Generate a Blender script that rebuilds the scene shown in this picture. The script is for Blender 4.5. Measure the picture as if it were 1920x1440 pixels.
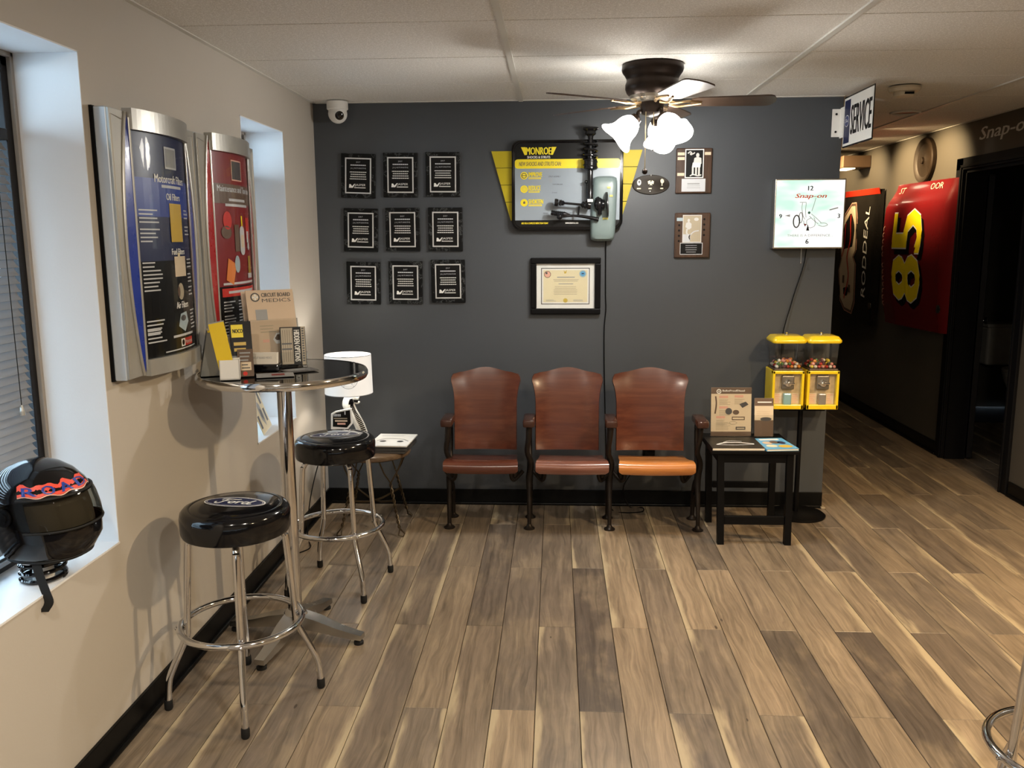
import bpy, bmesh, math, random
from mathutils import Vector, Matrix
random.seed(7)
for o in list(bpy.data.objects): bpy.data.objects.remove(o)
S = bpy.context.scene
C = S.collection
PI = math.pi

# ---------------------------------------------------------------- camera
F_PX = 1615.22
CAM = Vector((1.3609, -4.9447, 1.5646))
yaw, pitch, roll = -.0513, -.1678, -.0056
fwd = Vector((math.sin(yaw)*math.cos(pitch), math.cos(yaw)*math.cos(pitch), math.sin(pitch)))
rt = Vector((math.cos(yaw), -math.sin(yaw), 0)); up = rt.cross(fwd)
r2 = rt*math.cos(roll)+up*math.sin(roll); u2 = up*math.cos(roll)-rt*math.sin(roll)
cd = bpy.data.cameras.new('camera'); cam = bpy.data.objects.new('camera', cd); C.objects.link(cam)
cd.sensor_width = 36; cd.lens = F_PX*36/1920; cd.clip_start = .05
cam.matrix_world = Matrix(((r2.x, u2.x, -fwd.x, CAM.x), (r2.y, u2.y, -fwd.y, CAM.y), (r2.z, u2.z, -fwd.z, CAM.z), (0, 0, 0, 1)))
S.camera = cam

# ---------------------------------------------------------------- world, exposure
w = bpy.data.worlds.new('overcast_sky'); S.world = w; w.use_nodes = True
bg = w.node_tree.nodes['Background']; bg.inputs[0].default_value = (.66, .84, 1.0, 1); bg.inputs[1].default_value = 12.0
S.view_settings.view_transform = 'Standard'; S.view_settings.look = 'None'
S.view_settings.gamma = 1; S.view_settings.use_curve_mapping = False
S.view_settings.exposure = 0.42

def lamp(name, kind, loc, power, col, size=.1, aim=None, spot=None, blend=.5):
    l = bpy.data.lights.new(name, kind); l.energy = power; l.color = col
    if kind == 'AREA': l.shape = 'DISK'; l.size = size
    else: l.shadow_soft_size = size
    if spot: l.spot_size = math.radians(spot); l.spot_blend = blend
    o = bpy.data.objects.new(name, l); C.objects.link(o); o.location = loc
    if aim is not None: o.rotation_euler = (Vector(aim)-Vector(loc)).to_track_quat('-Z', 'Y').to_euler()
    return o
H = 2.3135
WARM = (1.0, .74, .44); SOFT = (1.0, .90, .76)
# recessed ceiling downlights of the room (their housings are built with the ceiling)
DOWN = [((3.35, -2.45), 58, WARM), ((3.9, -1.4), 34, (1, .66, .33)), ((2.0, -4.3), 34, SOFT), ((.75, -4.5), 26, SOFT), ((3.4, -4.4), 26, WARM)]
for i, ((x, y), p, c) in enumerate(DOWN):
    if i == 1: lamp('downlight_lamp', 'SPOT', (x, y, H-.012), p*4.2, c, .06, (x-.4, y+.2, 0), 112, .7)
    elif i == 0: lamp('downlight_lamp', 'SPOT', (x, y, H-.012), p*3.6, c, .06, (x-.6, y, 0), 150, .6)
    else: lamp('downlight_lamp', 'AREA', (x, y, H-.012), p, c, .13, (x, y, 0))
# hallway wall washers
WASH = [(1.50, 115), (2.15, 120), (2.9, 85), (3.6, 60)]
for y, p in WASH:
    lamp('hall_washer_lamp', 'SPOT', (3.50, y, H-.015), p, (1, .72, .38), .035, (4.12, y, 2.0), 74, .9)

# ---------------------------------------------------------------- material helpers
MATS = {}
class NT:
    def __init__(s, name):
        s.m = bpy.data.materials.new(name); s.m.use_nodes = True; s.t = s.m.node_tree; s.p = s.t.nodes['Principled BSDF']
        s.out = s.t.nodes['Material Output']
    def n(s, kind, **kw):
        x = s.t.nodes.new(kind)
        for k, v in kw.items():
            if k.startswith('i_'):
                key = k[2:]; key = int(key) if key.isdigit() else key.replace('_', ' ')
                if hasattr(v, 'is_output') or isinstance(v, bpy.types.NodeSocket): s.t.links.new(v, x.inputs[key])
                else: x.inputs[key].default_value = v
            else: setattr(x, k, v)
        return x
    def l(s, a, b): s.t.links.new(a, b)
    def math(s, op, a, b=0., c=None):
        x = s.n('ShaderNodeMath', operation=op)
        for i, v in enumerate((a, b, c)):
            if v is None: continue
            if isinstance(v, bpy.types.NodeSocket): s.l(v, x.inputs[i])
            else: x.inputs[i].default_value = v
        return x.outputs[0]
    def mix(s, f, a, b, mode='MIX'):
        x = s.n('ShaderNodeMix', data_type='RGBA', blend_type=mode)
        for i, v in ((0, f), (6, a), (7, b)):
            if isinstance(v, bpy.types.NodeSocket): s.l(v, x.inputs[i])
            elif i == 0: x.inputs[0].default_value = v
            else: x.inputs[i].default_value = (*v, 1) if len(v) == 3 else v
        return x.outputs[2]
    def noise(s, vec, scale, detail=3, rough=.55):
        x = s.n('ShaderNodeTexNoise'); x.inputs['Scale'].default_value = scale; x.inputs['Detail'].default_value = detail; x.inputs['Roughness'].default_value = rough
        if vec is not None: s.l(vec, x.inputs['Vector'])
        return x.outputs[0]
    def ramp(s, f, stops):
        x = s.n('ShaderNodeValToRGB'); e = x.color_ramp.elements
        while len(e) < len(stops): e.new(.5)
        for el, (p, c) in zip(e, stops): el.position = p; el.color = (*c, 1)
        s.l(f, x.inputs[0]); return x.outputs[0]
    def obj(s): return s.n('ShaderNodeTexCoord').outputs['Object']
    def mapv(s, v, scale=(1, 1, 1), loc=None):
        x = s.n('ShaderNodeMapping'); x.inputs['Scale'].default_value = scale; s.l(v, x.inputs['Vector'])
        if loc is not None: s.l(loc, x.inputs['Location'])
        return x.outputs[0]
    def bump(s, h, strength=.2, dist=.002):
        x = s.n('ShaderNodeBump'); x.inputs['Strength'].default_value = strength; x.inputs['Distance'].default_value = dist
        s.l(h, x.inputs['Height']); s.l(x.outputs[0], s.p.inputs['Normal'])

def M(name, col, rough=.5, metal=0., var=.10, scale=14, bump=0., coat=0., emis=0., ecol=None, alpha=1., trans=0., spec=None):
    """plain procedural material: a little noise in tone and gloss"""
    if name in MATS: return MATS[name]
    t = NT(name); v = t.obj(); nz = t.noise(v, scale)
    lo = tuple(max(0, c*(1-var)) for c in col); hi = tuple(min(1, c*(1+var)) for c in col)
    t.l(t.mix(nz, lo, hi), t.p.inputs['Base Color'])
    t.l(t.math('MULTIPLY_ADD', nz, .12, max(0.02, rough-.06)), t.p.inputs['Roughness'])
    t.p.inputs['Metallic'].default_value = metal
    t.p.inputs['Specular IOR Level'].default_value = spec if spec is not None else (.22 if max(col) < .05 else .5)
    if coat: t.p.inputs['Coat Weight'].default_value = coat; t.p.inputs['Coat Roughness'].default_value = .06
    if bump: t.bump(t.noise(v, scale*12, 2), bump, .001)
    if emis: t.p.inputs['Emission Color'].default_value = (*(ecol or col), 1); t.p.inputs['Emission Strength'].default_value = emis
    if trans: t.p.inputs['Transmission Weight'].default_value = trans
    if alpha < 1: t.p.inputs['Alpha'].default_value = alpha
    MATS[name] = t.m; return t.m

def glassmat(name, tint=(.985, .99, .99), refl=.08, rough=.02):
    """thin clear sheet: mostly see-through with a fresnel reflection"""
    if name in MATS: return MATS[name]
    t = NT(name); tr = t.n('ShaderNodeBsdfTransparent'); gl = t.n('ShaderNodeBsdfGlossy')
    v = t.obj(); nz = t.noise(v, 6)
    t.l(t.mix(nz, tuple(c*.97 for c in tint), tint), tr.inputs[0]); gl.inputs['Roughness'].default_value = rough
    lw = t.n('ShaderNodeLayerWeight'); lw.inputs[0].default_value = .12
    f = t.math('MULTIPLY_ADD', lw.outputs[0], .8, refl*.25)
    mx = t.n('ShaderNodeMixShader'); t.l(f, mx.inputs[0]); t.l(tr.outputs[0], mx.inputs[1]); t.l(gl.outputs[0], mx.inputs[2])
    t.l(mx.outputs[0], t.out.inputs[0]); MATS[name] = t.m; return t.m

def wall_paint(name, col, rough=.6):
    t = NT(name); v = t.obj(); a = t.noise(v, 1.3, 4); b = t.noise(v, 160, 2)
    t.l(t.mix(a, tuple(c*.96 for c in col), tuple(c*1.04 for c in col)), t.p.inputs['Base Color'])
    t.p.inputs['Roughness'].default_value = rough; t.bump(b, .12, .0015); MATS[name] = t.m; return t.m

def wood(name, dark, mid, light, axis=1, scale=6, rough=.4, coat=0., stretch=14):
    t = NT(name); v = t.obj(); sc = [stretch]*3; sc[axis] = 1
    mv = t.mapv(v, tuple(sc)); a = t.noise(mv, scale, 6, .62); b = t.noise(v, 2.2, 3)
    c = t.ramp(t.math('MULTIPLY_ADD', b, .35, t.math('MULTIPLY', a, .75)), [(.3, dark), (.52, mid), (.75, light)])
    t.l(c, t.p.inputs['Base Color']); t.p.inputs['Roughness'].default_value = rough
    if coat: t.p.inputs['Coat Weight'].default_value = coat; t.p.inputs['Coat Roughness'].default_value = .12
    t.bump(a, .05, .001); MATS[name] = t.m; return t.m

def plank_mat():
    t = NT('oak_laminate'); v = t.obj(); oi = t.n('ShaderNodeObjectInfo'); r = oi.outputs['Random']
    cmb = t.n('ShaderNodeCombineXYZ'); t.l(t.math('MULTIPLY', r, 37.), cmb.inputs[0]); t.l(t.math('MULTIPLY', r, 91.), cmb.inputs[1])
    mv = t.mapv(v, (1, 1, 1), cmb.outputs[0])
    dst = t.noise(t.mapv(mv, (5, 1.1, 1)), 1.4, 3)
    wob = t.n('ShaderNodeCombineXYZ'); t.l(t.math('MULTIPLY', dst, .10), wob.inputs[0])
    ad = t.n('ShaderNodeVectorMath', operation='ADD'); t.l(mv, ad.inputs[0]); t.l(wob.outputs[0], ad.inputs[1]); gv = ad.outputs[0]
    g1 = t.noise(t.mapv(gv, (95, 3.4, 1)), 1.3, 6, .66); g2 = t.noise(t.mapv(mv, (9, 1.3, 1)), 1.5, 4); g3 = t.noise(t.mapv(gv, (26, 1.0, 1)), 1.6, 5, .6)
    blo = t.noise(t.mapv(mv, (4.5, 1.9, 1)), 1.5, 4, .6)
    tone = t.ramp(r, [(0, (.078, .063, .053)), (.2, (.160, .130, .101)), (.42, (.108, .087, .071)), (.6, (.208, .163, .116)), (.8, (.130, .105, .083)), (1, (.235, .180, .124))])
    bl = t.n('ShaderNodeMapRange', interpolation_type='SMOOTHSTEP'); t.l(blo, bl.inputs[0]); bl.inputs[1].default_value = .46; bl.inputs[2].default_value = .66
    tone = t.mix(t.math('MULTIPLY', bl.outputs[0], .40), tone, (.265, .210, .145))
    f = t.math('MULTIPLY_ADD', g1, .70, t.math('MULTIPLY_ADD', g3, .95, -.30))
    c = t.mix(f, (-.20, -.20, -.20), (1.98, 1.96, 1.91)); c = t.mix(1., tone, c, 'MULTIPLY')
    # pale sapwood along some board edges
    sx = t.n('ShaderNodeSeparateXYZ'); t.l(v, sx.inputs[0])
    e = t.math('ADD', t.math('ABSOLUTE', sx.outputs[0]), t.math('MULTIPLY', t.math('SUBTRACT', g2, .5), .15))
    side = t.math('ADD', t.math('MULTIPLY', sx.outputs[0], t.math('SUBTRACT', t.math('FRACT', t.math('MULTIPLY', r, 7.3)), .5)), .012)
    sap = t.n('ShaderNodeMapRange', interpolation_type='SMOOTHSTEP'); t.l(e, sap.inputs[0]); sap.inputs[1].default_value = .046; sap.inputs[2].default_value = .076
    gate = t.math('GREATER_THAN', t.math('FRACT', t.math('MULTIPLY', r, 13.7)), .36)
    sf = t.math('MULTIPLY', t.math('MULTIPLY', sap.outputs[0], gate), t.math('MULTIPLY_ADD', t.math('GREATER_THAN', side, .011), .7, .12))
    c = t.mix(sf, c, (.43, .355, .235))
    # knots and dark checks
    vo = t.n('ShaderNodeTexVoronoi'); vo.inputs['Scale'].default_value = 5.0; t.l(t.mapv(mv, (1.6, .55, 1)), vo.inputs['Vector'])
    kn = t.math('LESS_THAN', vo.outputs['Distance'], .042)
    c = t.mix(t.math('MULTIPLY', kn, .75), c, (.035, .024, .018))
    t.l(c, t.p.inputs['Base Color']); t.l(t.math('MULTIPLY_ADD', g1, .18, .30), t.p.inputs['Roughness'])
    t.bump(g1, .10, .0012); MATS['oak_laminate'] = t.m; return t.m

def tile_mat():
    t = NT('mineral_fibre_tile'); v = t.obj(); a = t.noise(v, 190, 2, .6); b = t.noise(v, 75, 3)
    sp = t.n('ShaderNodeMapRange'); t.l(t.math('MULTIPLY', a, t.math('ADD', b, .55)), sp.inputs[0]); sp.inputs[1].default_value = .33; sp.inputs[2].default_value = .56
    t.l(t.mix(sp.outputs[0], (.86, .85, .825), (.62, .605, .57)), t.p.inputs['Base Color']); t.p.inputs['Roughness'].default_value = .9
    t.bump(a, .3, .002); MATS['tile'] = t.m; return t.m

def marble_mat():
    t = NT('black_marble_board'); v = t.obj(); oi = t.n('ShaderNodeObjectInfo')
    cmb = t.n('ShaderNodeCombineXYZ'); t.l(t.math('MULTIPLY', oi.outputs['Random'], 50.), cmb.inputs[0])
    n = t.noise(t.mapv(v, (1, 1, 1), cmb.outputs[0]), 13, 7, .7)
    vein = t.math('LESS_THAN', t.math('ABSOLUTE', t.math('SUBTRACT', n, .55)), .012)
    t.l(t.mix(vein, (.005, .0055, .006), (.07, .075, .077)), t.p.inputs['Base Color']); t.p.inputs['Roughness'].default_value = .35; t.p.inputs['Specular IOR Level'].default_value = .15
    MATS['marble'] = t.m; return t.m

mWL = wall_paint('greige_wall_paint', (.47, .435, .385)); mWB = wall_paint('slate_wall_paint', (.053, .060, .070), .5)
mWR = wall_paint('warm_lit_slate_paint', (.078, .069, .055), .55); mREV = wall_paint('white_reveal_paint', (.74, .75, .76), .5)  # hall paint: same dark grey with warm lamplight put into its tint
mPL = plank_mat(); mTILE = tile_mat(); mTEE = M('white_grid', (.60, .59, .555), .45, var=.04); mMARB = marble_mat()
mBB = M('black_vinyl_base', (.004, .004, .004), .35, spec=.12); mBLK = M('black_satin', (.0035, .0035, .004), .4, spec=.12); mBLKG = M('black_gloss', (.004, .004, .005), .07, var=.05, spec=.5)
mCHR = M('chrome', (.72, .72, .73), .07, 1., var=.04); mALU = M('cast_aluminium', (.52, .51, .49), .25, 1., var=.03, scale=10)
mSIL = M('silver_plastic', (.42, .41, .38), .34, .55, var=.05); mSILL = M('pale_silver', (.52, .56, .60), .4, .35, var=.04)
mWHT = M('white', (.78, .78, .76), .5, var=.04); mPAPER = M('paper', (.72, .68, .60), .6, var=.05); mYEL = M('yellow_gloss', (.78, .56, .015), .22, coat=.5, var=.05)
mIRON = M('dark_cast_iron', (.022, .017, .014), .38, .5, var=.3, scale=25); mRUB = M('black_rubber', (.012, .012, .012), .6)
mCLR = glassmat('clear_acrylic'); mGLASS = glassmat('window_glass', (.80, .84, .86), .1)
mGLOB = glassmat('globe_plastic', (.95, .95, .93), .42)

# ---------------------------------------------------------------- mesh helpers
WM = {}
def link(o, parent=None, local=False):
    C.objects.link(o)
    if parent is not None:
        o.parent = parent
        if not local: o.matrix_basis = WM[parent].inverted()
        WM[o] = WM[parent] @ o.matrix_basis
    else: WM[o] = o.matrix_basis.copy()
    return o
def tag(o, label=None, cat=None, group=None, kind=None):
    if label: o['label'] = label
    if cat: o['category'] = cat
    if group: o['group'] = group
    if kind: o['kind'] = kind
    return o
def thing(name, label, cat, loc=(0, 0, 0), rz=0., group=None, kind=None):
    o = bpy.data.objects.new(name, None); o.empty_display_size = .05
    o.matrix_basis = Matrix.Translation(loc) @ Matrix.Rotation(rz, 4, 'Z'); link(o)
    return tag(o, label, cat, group, kind)
def obj(name, bm, mat, parent=None, local=False, smooth=False, label=None):
    me = bpy.data.meshes.new(name); bmesh.ops.recalc_face_normals(bm, faces=bm.faces)
    if smooth:
        for f in bm.faces: f.smooth = True
    bm.to_mesh(me); bm.free(); me.materials.append(mat)
    if smooth:
        try: me.set_sharp_from_angle(angle=math.radians(smooth if smooth is not True else 40))
        except Exception: pass
    o = bpy.data.objects.new(name, me); link(o, parent, local)
    if label: o['label'] = label
    return o
def clone(src, parent=None, **kw):
    c = src.copy(); C.objects.link(c); c.parent = parent; WM[c] = (WM[parent] if parent else Matrix()) @ c.matrix_basis
    for ch in src.children: clone(ch, c)
    return c
def nb(): return bmesh.new()
def box(bm, x0, x1, y0, y1, z0, z1, bev=0., mtx=None):
    vs = [bm.verts.new(p) for p in ((x0, y0, z0), (x1, y0, z0), (x1, y1, z0), (x0, y1, z0), (x0, y0, z1), (x1, y0, z1), (x1, y1, z1), (x0, y1, z1))]
    fs = [bm.faces.new([vs[i] for i in q]) for q in ((0, 3, 2, 1), (4, 5, 6, 7), (0, 1, 5, 4), (1, 2, 6, 5), (2, 3, 7, 6), (3, 0, 4, 7))]
    if bev:
        es = list({e for f in fs for e in f.edges})
        r = bmesh.ops.bevel(bm, geom=es, offset=bev, segments=2, affect='EDGES', profile=.5)
        vs = list({v for f in r['faces'] for v in f.verts} | {v for v in vs if v.is_valid})
    if mtx is not None:
        for v in vs:
            if v.is_valid: v.co = mtx @ v.co
    return bm
def B(x0, x1, y0, y1, z0, z1, bev=0., mtx=None): return box(nb(), x0, x1, y0, y1, z0, z1, bev, mtx)
def loft(bm, rings, closed=True, caps=True):
    rr = [[bm.verts.new(p) for p in ring] for ring in rings]; n = len(rr[0])
    for a, b in zip(rr, rr[1:]):
        for i in range(n if closed else n-1):
            j = (i+1) % n
            try: bm.faces.new((a[i], a[j], b[j], b[i]))
            except ValueError: pass
    if caps and closed:
        for ring in (rr[0], rr[-1]):
            try: bm.faces.new(ring)
            except ValueError: pass
    return bm
def lathe(prof, n=32, c=(0, 0, 0), bm=None, axis=None, caps=True):
    """prof: (radius, height) list; axis: direction of the height"""
    bm = bm or nb(); q = Vector(axis).to_track_quat('Z', 'Y') if axis is not None else None; c = Vector(c); rings = []
    for r, z in prof:
        ring = []
        for i in range(n):
            p = Vector((max(r, 1e-4)*math.cos(2*PI*i/n), max(r, 1e-4)*math.sin(2*PI*i/n), z))
            ring.append(c+(q @ p if q else p))
        rings.append(ring)
    return loft(bm, rings, True, caps)
def cyl(a, b, r, n=16, r2=None, bm=None):
    a, b = Vector(a), Vector(b); return lathe([(r, 0), (r2 if r2 is not None else r, (b-a).length)], n, a, bm, b-a)
def smooth_path(pts, k=6):
    pts = [Vector(p) for p in pts]; out = []
    P = [pts[0]*2-pts[1]]+pts+[pts[-1]*2-pts[-2]]
    for i in range(1, len(P)-2):
        for s in range(k):
            t = s/k; a, b, c, d = P[i-1], P[i], P[i+1], P[i+2]
            out.append(.5*((2*b)+(c-a)*t+(2*a-5*b+4*c-d)*t*t+(3*b-a-3*c+d)*t*t*t))
    out.append(pts[-1]); return out
def tube(pts, r, n=10, bm=None, closed=False, k=0):
    bm = bm or nb(); pts = smooth_path(pts, k) if k else [Vector(p) for p in pts]; N = len(pts)
    rs = r if isinstance(r, (list, tuple)) else [r]*N
    if len(rs) != N: rs = [rs[min(len(rs)-1, int(i*(len(rs)-1)/(N-1)))]+(rs[min(len(rs)-1, int(i*(len(rs)-1)/(N-1))+1)]-rs[min(len(rs)-1, int(i*(len(rs)-1)/(N-1)))])*((i*(len(rs)-1)/(N-1)) % 1) for i in range(N)]
    rings = []; prev = None
    for i, p in enumerate(pts):
        if closed: d = pts[(i+1) % N]-pts[i-1]
        else: d = pts[min(i+1, N-1)]-pts[max(i-1, 0)]
        d.normalize()
        if prev is None: a = d.orthogonal().normalized()
        else: a = (prev-d*prev.dot(d)).normalized()
        prev = a; b = d.cross(a)
        rings.append([p+(a*math.cos(2*PI*j/n)+b*math.sin(2*PI*j/n))*rs[i] for j in range(n)])
    if closed: rings.append(rings[0])
    return loft(bm, rings, True, not closed)
def ringpts(c, r, n=40, ax='Z', ry=None):
    ry = ry or r; o = []
    for i in range(n):
        a = 2*PI*i/n; u, v = r*math.cos(a), ry*math.sin(a)
        o.append(Vector(c)+(Vector((u, v, 0)) if ax == 'Z' else Vector((u, 0, v)) if ax == 'Y' else Vector((0, u, v))))
    return o
def prism(poly, O, U, V, d, bm=None):
    """flat outline poly (u,v) placed at O with axes U,V, thickness d along U x V"""
    bm = bm or nb(); O, U, V = Vector(O), Vector(U), Vector(V); N = U.cross(V)
    a = [O+U*x+V*y for x, y in poly]; return loft(bm, [a, [p+N*d for p in a]])
def rrect(x0, x1, y0, y1, r, n=5):
    o = []
    for cx, cy, a0 in ((x1-r, y1-r, 0), (x0+r, y1-r, 90), (x0+r, y0+r, 180), (x1-r, y0+r, 270)):
        for i in range(n+1):
            a = math.radians(a0+90*i/n); o.append((cx+r*math.cos(a), cy+r*math.sin(a)))
    return o
def sheet(fn, nu, nv, th=None, bm=None):
    """surface fn(u,v)->point for u,v in 0..1, thickened by th along -normal"""
    bm = bm or nb(); g = [[Vector(fn(i/nu, j/nv)) for i in range(nu+1)] for j in range(nv+1)]
    def mk(gr): return [[bm.verts.new(p) for p in row] for row in gr]
    A = mk(g)
    for j in range(nv):
        for i in range(nu): bm.faces.new((A[j][i], A[j][i+1], A[j+1][i+1], A[j+1][i]))
    if th is not None:
        e = 1e-3; off = []
        for j in range(nv+1):
            row = []
            for i in range(nu+1):
                u, v = i/nu, j/nv
                du = Vector(fn(min(1, u+e), v))-Vector(fn(max(0, u-e), v)); dv = Vector(fn(u, min(1, v+e)))-Vector(fn(u, max(0, v-e)))
                n = du.cross(dv); n.normalize(); row.append(g[j][i]-n*th)
            off.append(row)
        D = mk(off)
        for j in range(nv):
            for i in range(nu): bm.faces.new((D[j][i], D[j+1][i], D[j+1][i+1], D[j][i+1]))
        for i in range(nu):
            bm.faces.new((A[0][i], D[0][i], D[0][i+1], A[0][i+1])); bm.faces.new((A[nv][i], A[nv][i+1], D[nv][i+1], D[nv][i]))
        for j in range(nv):
            bm.faces.new((A[j][0], A[j+1][0], D[j+1][0], D[j][0])); bm.faces.new((A[j][nu], D[j][nu], D[j+1][nu], A[j+1][nu]))
    return bm
def blob(c, r, sx=1, sy=1, sz=1, seg=16, bm=None):
    bm = bm or nb(); c = Vector(c); n = seg//2
    return loft(bm, [[c+Vector((sx*r*math.sin(PI*j/n)*math.cos(2*PI*i/seg) if 0 < j < n else 1e-4*math.cos(2*PI*i/seg), sy*r*math.sin(PI*j/n)*math.sin(2*PI*i/seg) if 0 < j < n else 1e-4*math.sin(2*PI*i/seg), sz*r*math.cos(PI*j/n))) for i in range(seg)] for j in range(n+1)])

# ---------------------------------------------------------------- printed faces: lettering and flat artwork
TXT = {}
def text_mesh(s):
    if s in TXT: return TXT[s]
    cu = bpy.data.curves.new('t', 'FONT'); cu.body = s; cu.size = 1; cu.resolution_u = 2
    ob = bpy.data.objects.new('t', cu); me = bpy.data.meshes.new_from_object(ob)
    vs = [(v.co.x, v.co.y) for v in me.vertices]; fs = [tuple(p.vertices) for p in me.polygons]
    bpy.data.objects.remove(ob); bpy.data.curves.remove(cu); bpy.data.meshes.remove(me)
    x0 = min(v[0] for v in vs); x1 = max(v[0] for v in vs); y0 = min(v[1] for v in vs); y1 = max(v[1] for v in vs)
    TXT[s] = ([((x-x0)/(x1-x0), (y-y0)/(y1-y0)) for x, y in vs], fs, (x1-x0)/(y1-y0)); return TXT[s]
COL = dict(white=(.80, .80, .78), black=(.004, .004, .0045), yellow=(.86, .70, .01), red=(.55, .03, .02), dred=(.20, .012, .015), cream=(.74, .66, .44), blue=(.012, .03, .17),
    navy=(.010, .016, .07), grey=(.30, .31, .32), lgrey=(.55, .57, .60), mist=(.27, .32, .37), tan=(.58, .45, .33), brown=(.13, .085, .06), gold=(.58, .40, .06), kraft=(.42, .36, .26),
    pink=(.75, .40, .30), green=(.03, .12, .08), sky=(.10, .36, .62), orange=(.70, .22, .05), dgrey=(.07, .07, .075), oliv=(.55, .50, .10), salmon=(.68, .38, .30), beige=(.66, .55, .40), steel=(.36, .46, .52), lred=(.75, .08, .05), silver=(.62, .62, .60), cobalt=(.02, .05, .30))
def ink(c): return M('ink_'+c, COL[c], .38, var=.05)
class Canvas:
    def __init__(s, O, U, V, warp=None, seg=1):
        s.O, s.U, s.V = Vector(O), Vector(U), Vector(V); s.N = s.U.cross(s.V); s.w = warp; s.seg = seg; s.d = {}; s.lay = 1
    def put(s, pts, faces, c, lay):
        vs, fs = s.d.setdefault(c, ([], [])); b = len(vs); h = lay*.0004
        vs.extend((s.w(x, y, h) if s.w else s.O+s.U*x+s.V*y+s.N*h) for x, y in pts); fs.extend(tuple(b+i for i in f) for f in faces)
    def rect(s, x0, y0, x1, y1, c, lay=1):
        n = s.seg; s.put([(x0+(x1-x0)*i/n, y) for y in (y0, y1) for i in range(n+1)], [(i, i+1, n+2+i, n+1+i) for i in range(n)], c, lay)
    def poly(s, pts, c, lay=1): s.put(pts, [tuple(range(len(pts)))], c, lay)
    def disc(s, x, y, r, c, lay=1, ry=None, n=24): s.poly([(x+r*math.cos(2*PI*i/n), y+(ry or r)*math.sin(2*PI*i/n)) for i in range(n)], c, lay)
    def ring(s, x, y, r, wd, c, lay=1, ry=None, n=28):
        ry = ry or r; a = [(x+r*math.cos(2*PI*i/n), y+ry*math.sin(2*PI*i/n)) for i in range(n)]; b = [(x+(r-wd)*math.cos(2*PI*i/n), y+(ry-wd)*math.sin(2*PI*i/n)) for i in range(n)]
        s.put(a+b, [(i, (i+1) % n, n+(i+1) % n, n+i) for i in range(n)], c, lay)
    def frame(s, x0, y0, x1, y1, wd, c, lay=1):
        s.rect(x0, y0, x1, y0+wd, c, lay); s.rect(x0, y1-wd, x1, y1, c, lay); s.rect(x0, y0+wd, x0+wd, y1-wd, c, lay); s.rect(x1-wd, y0+wd, x1, y1-wd, c, lay)
    def text(s, t, x, y, h, c, lay=2, wid=None, al='c', shear=0., rot=0., bold=0.):
        vs, fs, asp = text_mesh(t); wd = wid or h*asp; ox = {'l': 0, 'c': -wd/2, 'r': -wd}[al]
        cs, sn = math.cos(rot), math.sin(rot); o = []
        for dx in ((0,) if not bold else (-bold, bold)):
            o = []
            for a, b in vs:
                px, py = ox+a*wd+(b-.5)*h*shear+dx, (b-.5)*h; o.append((x+px*cs-py*sn, y+px*sn+py*cs))
            s.put(o, fs, c, lay+(.2 if dx > 0 else 0))
    def lines(s, x0, x1, y, n, dy, th, c, lay=2, rag=.3, al='l'):
        for i in range(n):
            L = (x1-x0)*(1-rag*random.random()); a = x0 if al == 'l' else (x0+x1)/2-L/2
            s.rect(a, y-i*dy-th/2, a+L, y-i*dy+th/2, c, lay)
    def stroke(s, pts, wd, c, lay=3, k=5):
        P = [Vector((x, y, 0)) for x, y in pts]; P = smooth_path(P, k) if k and len(P) > 2 else P; L = []; R = []
        for i, p in enumerate(P):
            d = (P[min(i+1, len(P)-1)]-P[max(i-1, 0)]); d.normalize(); n = Vector((-d.y, d.x, 0))*wd/2; L.append((p.x+n.x, p.y+n.y)); R.append((p.x-n.x, p.y-n.y))
        m = len(P); s.put(L+R, [(i, i+1, m+i+1, m+i) for i in range(m-1)], c, lay)
    def done(s, name, parent, local=False, mats=None):
        me = bpy.data.meshes.new(name); V = []; Fc = []; mi = []
        for k, (c, (vs, fs)) in enumerate(s.d.items()):
            b = len(V); V.extend(vs); Fc.extend(tuple(b+i for i in f) for f in fs); mi.extend([k]*len(fs)); me.materials.append((mats or {}).get(c) or ink(c))
        me.from_pydata([tuple(v) for v in V], [], Fc); me.polygons.foreach_set('material_index', mi); me.update()
        o = bpy.data.objects.new(name, me); return link(o, parent, local)
def ford_script(cv, x, y, s, c, lay=4):
    """flowing script word inside the oval badge, s = letter height"""
    q = lambda pts: [(x+a*s, y+b*s) for a, b in pts]; wd = .15*s
    cv.stroke(q([(-1.5, .05), (-1.45, -.25), (-1.15, -.28), (-.95, .1), (-.8, .55), (-.55, .62)]), wd, c, lay)
    cv.stroke(q([(-1.25, .45), (-1.1, .68), (-.6, .66), (-.1, .6), (.15, .7)]), wd, c, lay)
    cv.stroke(q([(-1.1, .15), (-.8, .2), (-.55, .22)]), wd*.8, c, lay)
    cv.stroke(q([(-.25, .22), (-.45, .05), (-.4, -.22), (-.2, -.22), (-.05, .02), (-.2, .22)]), wd, c, lay)
    cv.stroke(q([(0, .05), (.2, .2), (.22, .05), (.12, -.28)]), wd, c, lay); cv.stroke(q([(.2, 0), (.35, .2), (.52, .18)]), wd, c, lay)
    cv.stroke(q([(1.0, .15), (.75, .2), (.6, -.05), (.72, -.26), (.95, -.12), (1.05, .15)]), wd, c, lay); cv.stroke(q([(1.32, .62), (1.15, .3), (1.0, -.1), (1.08, -.26), (1.3, -.12)]), wd, c, lay)

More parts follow.
